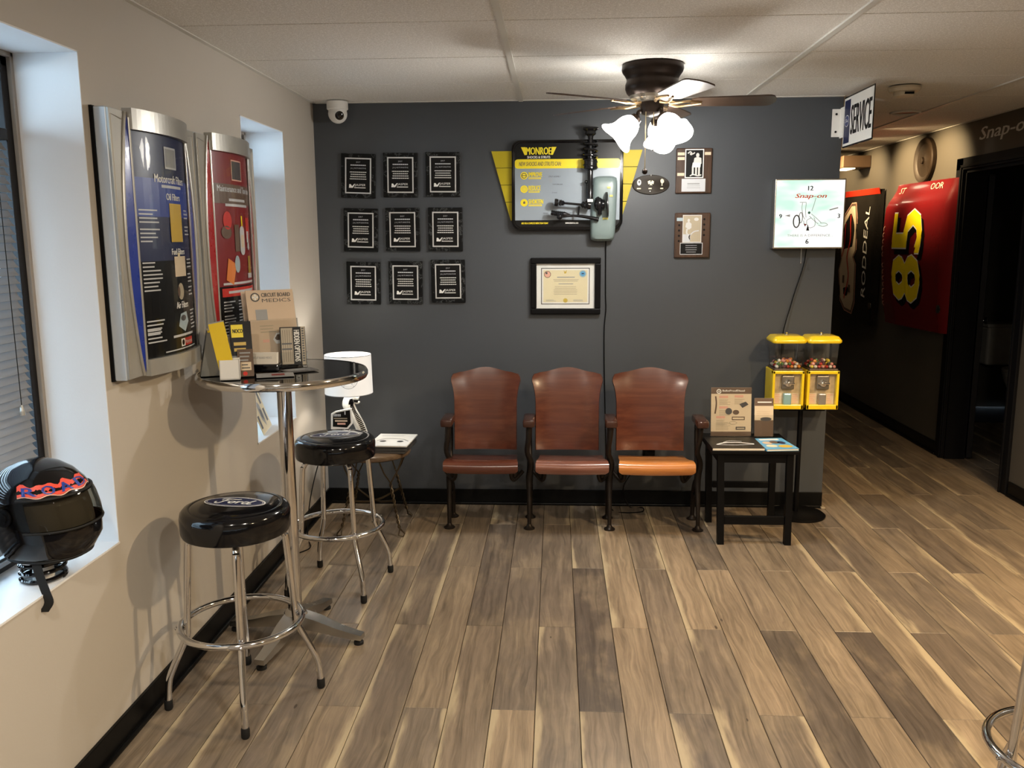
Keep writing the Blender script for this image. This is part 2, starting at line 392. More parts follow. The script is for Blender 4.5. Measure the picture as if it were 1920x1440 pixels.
# ================================================================ THE SETTING
XW = 2.9165; XR = 4.12; YB = -6.4; HALL = 4.6; TW = .27
def struct(name, bm, mat, parent=None, label=None):
    o = obj(name, bm, mat, parent)
    if parent is None: o['kind'] = 'structure'
    if label: o['label'] = label
    return o
WIN = [(-3.05, -2.44, .632, 2.096), (-1.165, -.577, .640, 2.093)]
bm = nb()
ys = [YB] + [v for w_ in WIN for v in w_[:2]] + [.12]
for i in range(0, len(ys), 2): box(bm, -TW, 0, ys[i], ys[i+1], 0, H+.1)
for a, b, z0, z1 in WIN: box(bm, -TW, 0, a, b, 0, z0); box(bm, -TW, 0, a, b, z1, H+.1)
struct('wall_left', bm, mWL, label='greige painted wall with two deep white window openings')
struct('wall_back', B(0, XW, 0, .12, 0, H+.1), mWB, label='dark slate grey painted wall behind the theatre seats')
struct('wall_hall', B(XW-.12, XW, .12, HALL, 0, H+.1), mWB, label='hallway side of the slate grey wall')
struct('wall_far', B(XW-.12, XR+.14, HALL, HALL+.1, 0, H+.1), mWR, label='wall closing the far end of the hallway')
D0, D1, DZ = .36, 1.17, 2.0
bm = nb(); box(bm, XR, XR+.14, YB, D0, 0, H+.1); box(bm, XR, XR+.14, D1, HALL, 0, H+.1); box(bm, XR, XR+.14, D0, D1, DZ, H+.1)
struct('wall_right', bm, mWR, label='dark grey hallway wall, warm light tinted in, with the black door frame')
struct('wall_near', B(-TW, XR+.14, YB-.1, YB, 0, H+.1), mWL, label='wall behind the camera')
# dark washroom beyond the door
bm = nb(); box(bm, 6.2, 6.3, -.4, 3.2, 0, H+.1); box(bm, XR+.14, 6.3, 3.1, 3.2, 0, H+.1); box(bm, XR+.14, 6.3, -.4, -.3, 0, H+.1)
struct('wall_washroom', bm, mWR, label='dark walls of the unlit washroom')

# ---- floor boards
fl = struct('floor', B(-.05, 6.3, YB, HALL, -.05, -.009), M('dark_underlay', (.012, .009, .007), .8), label='wood plank floor in grey brown and tan boards')
PLW, PX0, PLL = .1484, 1.2953, 1.27; cache = {}
def plank(x0, x1, y0, y1):
    if y1-y0 < .03 or x1-x0 < .02: return
    wd, ln = x1-x0-.0022, y1-y0-.0022; key = (round(wd, 3), round(ln, 3))
    if key not in cache:
        b = nb(); a, c, e = wd/2, ln/2, .0014
        loft(b, [[(-a, -c, -.008), (a, -c, -.008), (a, c, -.008), (-a, c, -.008)], [(-a, -c, -e), (a, -c, -e), (a, c, -e), (-a, c, -e)], [(-a+e, -c+e, 0), (a-e, -c+e, 0), (a-e, c-e, 0), (-a+e, c-e, 0)]])
        bmesh.ops.recalc_face_normals(b, faces=b.faces); me = bpy.data.meshes.new('floor_board'); b.to_mesh(me); b.free(); me.materials.append(mPL); cache[key] = me
    o = bpy.data.objects.new('floor_board', cache[key]); o.location = ((x0+x1)/2, (y0+y1)/2, 0); C.objects.link(o); o.parent = fl
for k in range(-9, 26):
    x0 = max(PX0+k*PLW, 0.004); x1 = PX0+(k+1)*PLW
    ya, yb = (-4.4, 0.) if x1 < XW+.03 else (-4.4, HALL)
    if x0 > XR: ya, yb = D0-.1, 2.4
    off = -1.003 if k % 2 else -.37
    n0 = math.floor((ya-off)/PLL); y = off+n0*PLL
    while y < yb:
        plank(x0, x1, max(y, ya), min(y+PLL, yb)); y += PLL

# ---- ceiling: mineral fibre tiles in a white grid
ce = struct('ceiling', B(-.05, 6.3, YB, HALL, H+.03, H+.09), mTEE, label='suspended ceiling of speckled tiles in a white grid')
T1, TX, C0, TY = 1.1649, 1.2192, -.5573, .6096
txs = [0.012, T1, T1+TX, T1+2*TX, XR-.012]; cys = [C0+i*TY for i in range(-9, 9)]
tc = {}
for x0, x1 in zip(txs, txs[1:]):
    for y0 in cys:
        y1 = y0+TY
        if x1 < XW-.2 and y0 > -.1: continue
        if y1 > HALL: continue
        if x1 <= T1+2*TX-1 and y1 > 0: y1 = -.0
        k = (round(x1-x0, 3), round(y1-y0, 3))
        if k not in tc:
            a, c = (x1-x0)/2-.003, (y1-y0)/2-.0035; b = nb(); box(b, -a, a, -c, c, 0, .014, .002)
            bmesh.ops.recalc_face_normals(b, faces=b.faces); me = bpy.data.meshes.new('ceiling_tile'); b.to_mesh(me); b.free(); me.materials.append(mTILE); tc[k] = me
        o = bpy.data.objects.new('ceiling_tile', tc[k]); o.location = ((x0+x1)/2, (y0+y1)/2, H); C.objects.link(o); o.parent = ce
for x in txs[1:4]:
    obj('main_tee', B(x-.012, x+.012, YB, HALL if x > XW else 0, H-.007, H+.02), mTEE, ce)
for x0, x1 in zip(txs, txs[1:]):
    for y in cys:
        if x1 < XW-.2 and y > 0: continue
        obj('cross_tee', B(x0+.012, x1-.012, y-.0075, y+.0075, H+.0065, H+.012), mTEE, ce)
obj('wall_angle', B(0, .02, YB, 0, H-.004, H+.0), mTEE, ce); obj('wall_angle', B(0, XW, -.02, 0, H-.004, H+.0), mTEE, ce); obj('wall_angle', B(XR-.02, XR, YB, HALL, H-.004, H+.0), mTEE, ce)

# ---- baseboards
def base(name, x0, x1, y0, y1, axis, s):
    """black cove base with a quarter-round shoe; s = side it stands out to"""
    t = nb(); h = .0912
    if axis == 'x': box(t, x0, x1, min(0, s*.012)+y0, max(0, s*.012)+y0, 0, h, .002); box(t, x0, x1, y0+min(0, s*.026), y0+max(0, s*.026), 0, .016, .005)
    else: box(t, x0+min(0, s*.012), x0+max(0, s*.012), y0, y1, 0, h, .002); box(t, x0+min(0, s*.026), x0+max(0, s*.026), y0, y1, 0, .016, .005)
    return struct(name, t, mBB)
base('baseboard_left', 0, 0, YB, 0, 'y', 1); base('baseboard_back', 0, XW, 0, 0, 'x', -1)
base('baseboard_right', XR, XR, D1+.1, HALL, 'y', -1); base('baseboard_near_right', XR, XR, YB, D0-.1, 'y', -1)
struct('trim_1', B(XW-.012, XW+.014, -.045, .0, 0, .012, .004), M('transition_strip', (.33, .27, .18), .4), label='short wooden shoe moulding at the wall end')

# ---- windows
mFRM = M('black_window_frame', (.012, .012, .014), .35); mTAUPE = M('taupe_bead', (.28, .25, .22), .5)
mSLAT = M('grey_slat', (.25, .255, .265), .32, .2, var=.05)
def window(n, a, b, z0, z1):
    t = thing('window_%d' % n, 'deep white window reveal with a black frame', None, (-.2, (a+b)/2, z0), kind='structure')
    e = .004; r = nb()
    box(r, -.262, .002, a, a+e, z0, z1); box(r, -.262, .002, b-e, b, z0, z1); box(r, -.262, .002, a, b, z1-e, z1); obj('reveal', r, mREV, t)
    obj('window_sill', B(-.262, .004, a, b, z0, z0+.006), mREV, t)
    r = nb(); fw = .045
    for y0, y1, q0, q1 in ((a+e, a+fw, z0, z1), (b-fw, b-e, z0, z1), (a, b, z0+.006, z0+fw), (a, b, z1-fw, z1-e)): box(r, -.262, -.200, y0, y1, q0, q1, .003)
    obj('window_frame', r, mFRM, t)
    r = nb()
    for y in (a+e, b-e-.014): box(r, -.2, -.186, y, y+.014, z0+.006, z1-e, .002)
    box(r, -.2, -.186, a+e, b-e, z1-e-.014, z1-e, .002); obj('glazing_bead', r, mTAUPE, t)
    obj('window_pane', B(-.240, -.236, a+fw-.004, b-fw+.004, z0+fw, z1-fw), mGLASS, t)
    # mini blind hanging in front of the glass
    bl = thing('window_blind', ('grey mini blind in the window behind the racing helmet' if n == 1 else 'grey mini blind in the window nearest the slate wall corner'), 'blind', (-.205, (a+b)/2, 1.83), group='mini blinds')
    y0, y1 = a+.058, b-.058; zt = 1.845
    obj('headrail', B(-.216, -.190, y0, y1, zt, zt+.032, .002), mFRM, bl)
    tilt = math.radians(-54); sl = nb(); hw = .0135
    def f(u, v):
        s_ = (u-.5)*2*hw; c_ = -.0022*(1-(2*u-1)**2); return (s_*math.cos(tilt)-c_*math.sin(tilt), y0+(y1-y0)*v-(a+b)/2, s_*math.sin(tilt)+c_*math.cos(tilt))
    sheet(f, 4, 1, .0006, sl); me = None
    zb = z0+.05; k = int((zt-zb)/.0235)
    for i in range(k):
        z = zt-.016-i*.0235
        if me is None:
            o = obj('slat', sl, mSLAT, bl, True, smooth=60); me = o.data
        else: o = bpy.data.objects.new('slat', me); link(o, bl, True)
        o.location = (0.002, 0, z-1.83)
    obj('bottom_rail', B(-.214, -.192, y0, y1, zb-.025, zb-.012, .002), mSLAT, bl)
    obj('lift_cord', tube([(-.186, y1-.07, zt), (-.186, y1-.068, zt-.75)], .0012, 6), mBLK, bl)
    obj('tassel', lathe([(.003, .03), (.007, .012), (.008, 0)], 10, (-.186, y1-.068, zt-.78)), mSIL, bl)
for i, w_ in enumerate(WIN): window(i+1, *w_)
# outside the windows: pavement, added sky-blocking canopy and a neighbouring wall
struct('pavement_outside', B(-9, -TW, -12, 6, -.2, -.1), M('concrete', (.42, .43, .44), .8), label='concrete pavement outside the windows')
struct('added_sky_blocker', B(-1.35, -TW, -7, 3, 2.16, 2.4), M('dark_sky_blocker', (.10, .085, .11), .7), label='added dark canopy blocking the high sky outside the windows')  # added overhang, not a known part; cuts off the upper sky

# ---- door to the washroom
dr = thing('door_1', 'black door frame with the door standing open into the dark washroom', None, (XR, (D0+D1)/2, 0), kind='structure')
mDK = M('black_door_paint', (.006, .006, .007), .45, spec=.08)
r = nb()
for y0, y1 in ((D1, D1+.10), (D0-.085, D0)):
    box(r, XR-.020, XR, y0, y1, 0, DZ+.08, .004)
box(r, XR-.020, XR, D0-.085, D1+.10, DZ, DZ+.08, .004); obj('casing', r, mDK, dr)
r = nb()
for y0, y1 in ((D1+.012, D1+.03), (D0-.03, D0-.012)): box(r, XR-.028, XR-.018, y0, y1, 0, DZ+.03, .002)
box(r, XR-.028, XR-.018, D0-.03, D1+.03, DZ+.015, DZ+.032, .002); obj('casing_bead', r, mDK, dr)
r = nb(); box(r, XR, XR+.14, D1-.02, D1, 0, DZ); box(r, XR, XR+.14, D0, D0+.02, 0, DZ); box(r, XR, XR+.14, D0, D1, DZ-.02, DZ); obj('jamb', r, mDK, dr)
mt = Matrix.Translation((XR+.145, D1-.03, 0)) @ Matrix.Rotation(math.radians(67), 4, 'Z')
lf = obj('door_leaf', B(0, .74, -.036, 0, .012, DZ-.03, .002, mt), mDK, dr)
kb = nb(); lathe([(.024, 0), (.024, .008), (.009, .010), (.009, .035), (.026, .042), (.028, .056), (.016, .066)], 20, mt @ Vector((.67, -.036, .93)), kb, mt.to_3x3() @ Vector((0, -1, 0)))
obj('door_knob', kb, mCHR, lf, smooth=True)
r = nb(); box(r, XR+.03, XR+.06, D0+.02, D0+.026, .85, .93); obj('strike_plate', r, mCHR, dr)

# ---- recessed downlights
def downlight(x, y, label, on=True):
    t = thing('recessed_light', label, 'ceiling light', (x, y, H), group='recessed ceiling lights')
    obj('trim_ring', tube(ringpts((x, y, H-.004), .082, 36), .008, 8, closed=True), mTEE, t, smooth=True)
    obj('lens', lathe([(.0001, H-.002), (.072, H-.002), (.072, H+.004), (.0001, H+.004)], 28, (x, y, 0)), M('lit_lens' if on else 'dark_lens', (1, .8, .55) if on else (.05, .04, .03), .4, emis=6. if on else 0, ecol=(1, .8, .55)), t)
for ((x, y), p, c), l in zip(DOWN, ('over the hallway mouth beside the camera', 'by the right wall short of the washroom door', 'behind the camera on the right', 'behind the camera near the window wall', 'behind the camera by the right wall')):
    downlight(x, y, 'warm recessed ceiling light '+l)
downlight(3.5, .66, 'dark recessed ceiling light in the hallway, unlit', False)
for (y, p), l in zip(WASH, ('nearest the washroom door', 'above the crimson car hood', 'above the black car hood', 'at the far end')): downlight(3.50, y, 'warm recessed hallway light '+l)

# ================================================================ FURNITURE
mVIN = M('black_vinyl', (.004, .004, .005), .10, var=.05, spec=.45); mBRZ = M('dark_bronze', (.028, .020, .016), .35, .75, var=.2)
def bar_stool(loc, rz, label, q=1.):
    t = thing('bar_stool', label, 'stool', loc, rz, 'round chrome bar stools')
    st = obj('seat', lathe([(r_*q, z_) for r_, z_ in ((.0001, .603), (.162, .603), (.173, .608), (.177, .618), (.178, .668), (.175, .682), (.166, .692), (.150, .697), (.144, .6955), (.138, .699), (.09, .703), (.0001, .705))], 56), mVIN, t, True, smooth=True)
    cv = Canvas((0, 0, 0), (1, 0, 0), (0, 1, 0), warp=lambda x, y, h: Vector((x, y, .7056-.004*((x*x+y*y)/.019)+h)))
    cv.disc(0, 0, .108, 'white', 1, .050, 40); cv.disc(0, 0, .1035, 'navy', 2, .0455, 40); cv.ring(0, 0, .100, .0018, 'white', 3, .042, 40)
    ford_script(cv, .006, -.008, .046, 'white', 4); cv.done('oval_badge', st, True)
    for k in range(4):
        a = k*PI/2; d = Vector((math.cos(a), math.sin(a), 0)); z = Vector((0, 0, 1))
        pts = [d*.095+z*.598, d*.135+z*.597, d*.152+z*.578, d*.158+z*.55, d*.175+z*.30, d*.180+z*.255, d*.225+z*.155, d*.244+z*.105, d*.250+z*.05, d*.252+z*.025]
        lg = obj('leg', tube(pts, .0115, 12, k=5), mCHR, t, True, smooth=True)
        obj('foot_tip', lathe([(.0125, .036), (.014, .030), (.014, .006), (.011, 0)], 14, d*.252), mRUB, lg, True, smooth=True)
        obj('bolt', blob(d*.2115+z*.286, .006), mCHR, lg, True)
    obj('foot_ring', tube(ringpts((0, 0, .286), .1985, 56), .0115, 12, closed=True), mCHR, t, True, smooth=True)
    return t
bar_stool((.297, -2.237, 0), math.radians(19), 'black vinyl bar stool standing nearest the camera under the helmet')
s2 = bar_stool((.378, -1.238, 0), math.radians(37), 'black vinyl bar stool beside the white table lamp')
bar_stool((2.668, -2.90, 0), math.radians(10), 'chrome bar stool cut off by the lower right edge of the picture', .74)
for o in C.objects:
    if o.name.startswith('oval_badge'): o.rotation_euler = (0, 0, math.radians(-27))
s2b = [o for o in C.objects if o.name.startswith('oval_badge')][1]; s2b.rotation_euler = (0, 0, math.radians(-23))

# ---- pub table
tb = thing('pub_table', 'tall round black pub table with a chrome pedestal', 'table', (.330, -1.767, 0), math.radians(-11))
ZT = 1.075
obj('table_top', lathe([(.0001, ZT-.026), (.306, ZT-.026), (.306, ZT), (.0001, ZT)], 64), M('black_laminate', (.007, .007, .008), .08, var=.1, spec=.6), tb, True)
obj('edge_band', lathe([(.304, ZT-.030), (.312, ZT-.029), (.317, ZT-.020), (.317, ZT-.008), (.312, ZT+.001), (.3055, ZT+.0012)], 64, caps=False), mCHR, tb, True, smooth=True)
obj('column', lathe([(.0275, .09), (.0275, ZT-.03)], 32), mCHR, tb, True, smooth=True)
obj('top_plate', lathe([(.10, ZT-.034), (.10, ZT-.028), (.04, ZT-.04), (.028, ZT-.06)], 28, caps=False), mBLK, tb, True, smooth=True)
obj('hub', lathe([(.046, .055), (.046, .10), (.036, .118), (.028, .122)], 28), mALU, tb, True, smooth=True)
for k in range(4):
    m4 = Matrix.Rotation(k*PI/2, 4, 'Z'); r = nb()
    loft(r, [[m4 @ Vector((x, y, z)) for y, z in ((-w_, zb), (w_, zb), (w_*.92, zt), (-w_*.92, zt))] for x, w_, zb, zt in ((.03, .034, .052, .105), (.10, .032, .045, .090), (.18, .026, .032, .064), (.25, .022, .024, .048), (.285, .021, .022, .042))])
    ft = obj('base_arm', r, mALU, tb, True, smooth=30)
    obj('glide', lathe([(.015, .024), (.015, .017), (.009, .015), (.019, .010), (.019, 0)], 18, m4 @ Vector((.268, 0, 0))), mRUB, ft, True, smooth=True)

# ---- row of three folding theatre seats on cast iron standards
mSEATW = wood('red_mahogany', (.050, .013, .008), (.085, .023, .012), (.125, .040, .020), axis=0, scale=1.6, rough=.26, coat=.35, stretch=22)
mSEATO = wood('worn_orange_wood', (.26, .085, .018), (.42, .15, .032), (.58, .24, .06), axis=0, scale=3, rough=.28, coat=.4, stretch=10)
mSEATP = wood('faded_rose_wood', (.075, .026, .018), (.15, .055, .036), (.25, .11, .075), axis=0, scale=3, rough=.26, coat=.4, stretch=10)
row = thing('theatre_seat_row', 'row of three red-brown wooden theatre seats with cast iron legs', 'theatre seats', (1.45, -.36, 0))
STD = [.782, 1.220, 1.655, 2.130]
for x in STD:
    r = nb()
    tube([(x, -.440, .012), (x, -.432, .10), (x, -.405, .20), (x, -.385, .28), (x+.008, -.40, .36), (x-.012, -.43, .43), (x-.004, -.44, .50), (x, -.43, .575)], [.011, .012, .015, .020, .017, .013, .014, .018], 10, r, k=4)
    tube([(x, -.245, .012), (x, -.252, .09), (x, -.275, .17), (x, -.325, .23), (x, -.385, .27)], [.012, .013, .015, .017, .018], 10, r, k=4)
    tube([(x, -.385, .30), (x, -.33, .40), (x, -.30, .52), (x, -.305, .60)], [.016, .013, .012, .010], 10, r, k=4)
    tube([(x, -.43, .55), (x, -.36, .55), (x, -.305, .54)], .010, 8, r, k=3)
    tube([(x, -.432, .12), (x, -.36, .16), (x, -.28, .16)], .007, 8, r, k=3)
    sd = obj('standard', r, mIRON, row, smooth=True)
    for y in (-.440, -.245): obj('foot_flange', lathe([(.030, 0), (.030, .006), (.017, .014), (.011, .028)], 16, (x, y, 0)), mIRON, sd, smooth=True)
    obj('arm_rest', B(x-.031, x+.031, -.515, -.315, .578, .618, .010), M('arm_wood', (.045, .018, .012), .25, coat=.4), sd, smooth=30)
BK = [(.978, .190), (1.424, .192), (1.873, .204)]
SE = [(.970, .196), (1.448, .190), (1.886, .197)]
for i, ((cx, hw), (sx, sw)) in enumerate(zip(BK, SE)):
    def back(u, v, cx=cx, hw=hw):
        a = u*2-1
        wv = hw*(.905 if v < .58 else .905+.115*(min(1, (v-.58)/.34))**2.2)
        if v > .9: wv = hw*((.905+.115*(min(1, (v-.58)/.34))**2.2)-.07*((v-.9)/.1)**2)
        top = .842+.024*math.cos(a*PI*.62)**2-.012*max(0, abs(a)-.8)/.2+.0
        z = .418+(top-.418)*v+(.004*a*a)*(1-v)
        return (cx+a*wv, -.318-.030*abs(a)**2.2+.055*v*v*.9, z)
    bk = obj('backrest', sheet(back, 22, 22, -.011), mSEATW, row, smooth=50)
    for (u, v) in ((.06, .08), (.94, .08), (.07, .56), (.93, .56)):
        p = Vector(back(u, v)); obj('screw', lathe([(.0075, 0), (.0075, .003), (.003, .004)], 10, p+Vector((0, -.0005, 0)), None, (0, -1, 0)), mALU, bk)
    prof = smooth_path([(0, -.285, .372), (0, -.36, .378), (0, -.45, .392), (0, -.53, .409), (0, -.575, .413), (0, -.600, .404), (0, -.610, .384), (0, -.606, .362), (0, -.596, .348)], 4); n_ = len(prof)-1
    def seat(u, v, sx=sx, sw=sw):
        f_ = v*n_; j = min(int(f_), n_-1); p = prof[j].lerp(prof[j+1], f_-j); a = u*2-1
        wv = sw*(.90+.10*min(1, v*1.6)) - (.018*max(0, v-.86)/.14 if v > .86 else 0); return (sx+a*wv, p.y, p.z+.004*a*a)
    st = obj('seat', sheet(seat, 14, 30, -.011), (mSEATW, mSEATP, mSEATO)[i], row, smooth=50)
    for s_ in (-1, 1):
        r = nb(); x = sx+s_*sw*.86
        blob((x, -.400, .305), .034, .62, .9, 1.15, 12, r); tube([(x+s_*.045, -.385, .31), (x+s_*.02, -.40, .285), (x-s_*.004, -.42, .268), (x-s_*.018, -.43, .30), (x-s_*.012, -.42, .372)], .011, 8, r, k=3)
        obj('hinge', r, mIRON, st, smooth=True)

# ---- twisted wire stool beside the lamp
ws = thing('wire_stool', 'low stool with twisted wire legs and a round wooden seat', 'stool', (.372, -.43, 0), math.radians(2))
mWIRE = M('aged_wire', (.075, .055, .032), .38, .8, var=.3, scale=40)
obj('seat', lathe([(.0001, .405), (.175, .405), (.198, .415), (.203, .426), (.200, .437), (.188, .442), (.0001, .442)], 40), wood('worn_stool_wood', (.05, .03, .018), (.11, .07, .04), (.19, .13, .08), axis=0, scale=5, rough=.3), ws, True, smooth=True)
for k in range(4):
    a = PI/4+k*PI/2; d = Vector((math.cos(a), math.sin(a), 0)); s_ = Vector((-d.y, d.x, 0)); r = nb()
    top, bot = d*.150+Vector((0, 0, .27)), d*.215+Vector((0, 0, .05))
    for ph in (0, PI):
        pts = []
        pts += [d*.16+s_*(.075 if ph else -.075)+Vector((0, 0, .405)), d*.155+s_*(.045 if ph else -.045)+Vector((0, 0, .34))]
        for j in range(29):
            f = j/28; p = top.lerp(bot, f); q = ph+f*9*PI*.9; pts.append(p+(s_*math.cos(q)+d*math.sin(q))*.0055)
        pts += [d*(.236)+s_*(.02 if ph else -.02)+Vector((0, 0, .012)), d*.25+Vector((0, 0, .006))]
        tube(pts, .0042, 6, r)
    obj('leg', r, mWIRE, ws, True, smooth=True)
    obj('brace', tube([d*.176+Vector((0, 0, .185)), d*.06+Vector((0, 0, .155)), Vector((0, 0, .150))], .006, 6, k=4), mWIRE, ws, True, smooth=True)

# ---- small black side table
sd = thing('side_table', 'small black wooden side table beside the theatre seats', 'table', (2.37, -.45, 0))
obj('table_top', B(2.150, 2.588, -.668, -.262, .482, .500, .003), mBLK, sd)
r = nb(); box(r, 2.19, 2.55, -.640, -.622, .432, .482); box(r, 2.19, 2.55, -.305, -.287, .432, .482); box(r, 2.188, 2.206, -.64, -.29, .432, .482); box(r, 2.534, 2.552, -.64, -.29, .432, .482); obj('apron', r, mBLK, sd)
for x0, xb in ((2.200, 2.213), (2.548, 2.553)):
    for y0, yb in ((-.634, -.640), (-.296, -.288)):
        q = .0165; r = nb(); loft(r, [[(x+sx*q, y+sy*q, z) for sx, sy in ((-1, -1), (1, -1), (1, 1), (-1, 1))] for x, y, z in ((xb, yb, 0), (x0, y0, .482))]); obj('leg', r, mBLK, sd)
obj('stretcher', B(2.228, 2.534, -.646, -.628, .105, .150, .002), mBLK, sd); obj('stretcher', B(2.228, 2.534, -.302, -.284, .20, .235, .002), mBLK, sd)

# ---- double gumball machine on a stand
gm = thing('gumball_machine', 'two yellow gumball machines on one black pedestal stand', 'gumball machine', (2.728, -.150, 0))
obj('base_plate', lathe([(.0001, 0), (.148, 0), (.150, .008), (.140, .016), (.02, .024), (.0001, .024)], 44, (2.742, -.150, 0)), mBLK, gm, smooth=True)
obj('pole', cyl((2.728, -.150, .02), (2.728, -.150, .622), .0135, 18), mBLK, gm, smooth=True)
obj('cross_plate', B(2.60, 2.85, -.19, -.10, .612, .622), mBLK, gm)
mGOLDP = M('decal_paper', (.55, .44, .28), .35, .2, var=.35, scale=40)
SPH = {}
GB = [('red', (.45, .02, .02)), ('white', (.75, .72, .66)), ('orange', (.72, .26, .03)), ('yellow', (.75, .58, .06)), ('pink', (.70, .30, .28)), ('green', (.05, .16, .05)), ('black', (.03, .025, .03)), ('purple', (.10, .02, .06))]
def gum_mesh(nm, col):
    if nm not in SPH:
        b = nb(); bmesh.ops.create_icosphere(b, subdivisions=2, radius=.0094)
        for f in b.faces: f.smooth = True
        me = bpy.data.meshes.new('gumball'); b.to_mesh(me); b.free(); me.materials.append(M('gum_'+nm, col, .22, coat=.5, var=.05)); SPH[nm] = me
    return SPH[nm]
for gi, (gx, where) in enumerate(((2.632, 'left'), (2.820, 'right'))):
    y0, y1 = -.232, -.062; hw = .0855
    r = nb(); zb, zt = .628, .842
    # yellow case with an open front: back, sides, top, bottom and front rim
    box(r, gx-hw, gx+hw, y0+.03, y1, zb, zt, .004); case = nb()
    for a0, a1, q0, q1 in ((-hw, -hw+.014, zb, zt), (hw-.014, hw, zb, zt), (-hw, hw, zt-.018, zt), (-hw, hw, zb, zb+.026)): box(case, gx+a0, gx+a1, y0, y0+.032, q0, q1, .003)
    cs = obj('case', r, mYEL, gm, label='yellow metal case of the %s machine' % where); obj('front_rim', case, mYEL, cs)
    cv = Canvas((gx, y0+.0285, 0), (1, 0, 0), (0, 0, 1)); cv.rect(-.072, .653, .072, .826, 'p', 1)
    for s_ in (-1, 1): cv.rect(s_*.047-.021, .656, s_*.047+.021, .715, 'beige', 2); cv.lines(s_*.047-.016, s_*.047+.016, .705, 5, .010, .004, 'salmon', 3, .5)
    cv.done('front_decal', cs, mats={'p': mGOLDP})
    r = nb(); box(r, gx-.034, gx+.034, y0+.004, y0+.030, .738, .815, .006); cp = obj('coin_mechanism', r, M('dull_zinc', (.20, .18, .15), .4, .6), cs)
    r = nb(); lathe([(.020, 0), (.020, .006), (.010, .008), (.010, .014)], 18, (gx, y0+.004, .775), r, (0, -1, 0)); box(r, gx-.030, gx+.030, y0-.018, y0-.008, .769, .781, .003); obj('turn_handle', r, mCHR, cp, smooth=40)
    obj('prize_flap', B(gx-.021, gx+.021, y0+.002, y0+.030, .652, .716, .006), M('flap_blue', (.30, .50, .52), .25, .3) if gi == 0 else M('flap_grey', (.34, .31, .27), .25, .5), cs)
    obj('lock_screw', blob((gx, y0+.006, .636), .005), mCHR, cs)
    obj('globe_tray', B(gx-.078, gx+.078, y0+.006, y1-.004, zt, zt+.010, .003), M('tray_brown', (.05, .03, .02), .4), gm)
    # clear square globe
    r = nb(); R0 = rrect(-.073, .073, -.073, .073, .018); R1 = rrect(-.081, .081, -.079, .079, .020); cy = (y0+y1)/2
    loft(r, [[(gx+x, cy+y, zt+.010) for x, y in R0], [(gx+x, cy+y, zt+.155) for x, y in R1]], caps=False)
    obj('globe', r, mGLOB, gm, smooth=60)
    r = nb(); L = [(.088, zt+.150, .022), (.0925, zt+.156, .024), (.0925, zt+.166, .024), (.076, zt+.186, .016), (.055, zt+.189, .014)]
    loft(r, [[(gx+x, cy+y*.96, z) for x, y in rrect(-q, q, -q, q, rr)] for q, z, rr in L]); ld = obj('lid', r, mYEL, gm, smooth=45)
    obj('lid_lock', lathe([(.010, 0), (.010, .004), (.005, .006), (.006, .014), (.003, .017)], 12, (gx, cy, zt+.189)), mCHR, ld, smooth=True)
    lay = 0
    for L_ in range(3):
        n = (7, 6, 5)[L_]
        for i in range(n):
            for j in range(n):
                if L_ == 2 and random.random() < .62: continue
                if L_ == 1 and random.random() < .12: continue
                if 1 < i < n-2 and 1 < j < n-1 and L_ == 0: continue
                nm, col = random.choice(GB)
                o = bpy.data.objects.new('gumball', gum_mesh(nm, col)); link(o)
                o.location = (gx+(i-(n-1)/2)*.0198+random.uniform(-.0004, .0004), cy+(j-(n-1)/2)*.0198+random.uniform(-.0004, .0004), zt+.0197+L_*.0142+random.uniform(0, .0004))
                tag(o, '%s gumball in the %s-hand yellow gumball machine' % (nm, where), 'gumball', '%s gumballs, %s machine' % (nm, where))

# ---- table lamp with a rearing cobra base
lp = thing('table_lamp', 'white drum-shade table lamp with a rearing cobra base', 'lamp', (.262, -.43, .442))
LX, LY = .250, -.43
mSHADE = M('lit_lamp_shade', (.60, .59, .57), .8, var=.03, emis=.34, ecol=(1, .98, .94))
obj('lamp_shade', lathe([(.128, .748), (.124, .956), (.122, .956), (.126, .748)], 48, (LX, LY, 0), caps=False), mSHADE, lp, smooth=30)
cv = Canvas((0, 0, 0), (1, 0, 0), (0, 0, 1), warp=lambda x, y, h: Vector((LX+(.127+h)*math.sin(x/.127), LY-(.1272+h)*math.cos(x/.127), y)))
cv.ring(.03, .845, .052, .0025, 'grey', 1, .055); cv.ring(.03, .845, .042, .0015, 'lgrey', 1, .045); cv.lines(.0, .06, .815, 2, .012, .005, 'lgrey', 1, .3, 'c'); cv.disc(.068, .86, .004, 'grey', 1)
cv.done('shade_print', lp)
for z in (.748, .956): obj('shade_trim', tube(ringpts((LX, LY, z), .1275 if z < .8 else .1235, 48), .0018, 6, closed=True), M('grey_trim', (.16, .16, .16), .6), lp)
r = nb(); 
for k in range(3): tube([(LX, LY, .945), (LX+.122*math.cos(k*2.1), LY+.122*math.sin(k*2.1), .945)], .002, 6, r)
tube([(LX, LY, .72), (LX, LY, .945)], .005, 8, r); obj('harp', r, mALU, lp)
mBULB = M('lit_bulb', (1, .95, .85), .4, emis=120., ecol=(1, .93, .82))
obj('bulb', blob((LX, LY, .855), .028, 1, 1, 1.25), mBULB, lp, smooth=True)
mSNK = M('white_glaze', (.70, .71, .69), .2, coat=.4, var=.08)
pth = [(.318, LY-.02, .462), (.324, LY-.02, .50), (.312, LY-.02, .56), (.290, LY-.02, .61), (.266, LY-.02, .65), (.250, LY-.02, .69), (.258, LY-.02, .722), (.282, LY-.02, .732), (.308, LY-.02, .724)]
r = nb(); tube(pth, [.034, .032, .028, .027, .030, .034, .028, .020, .012], 14, r, k=5); sn = obj('cobra', r, mSNK, lp, smooth=True)
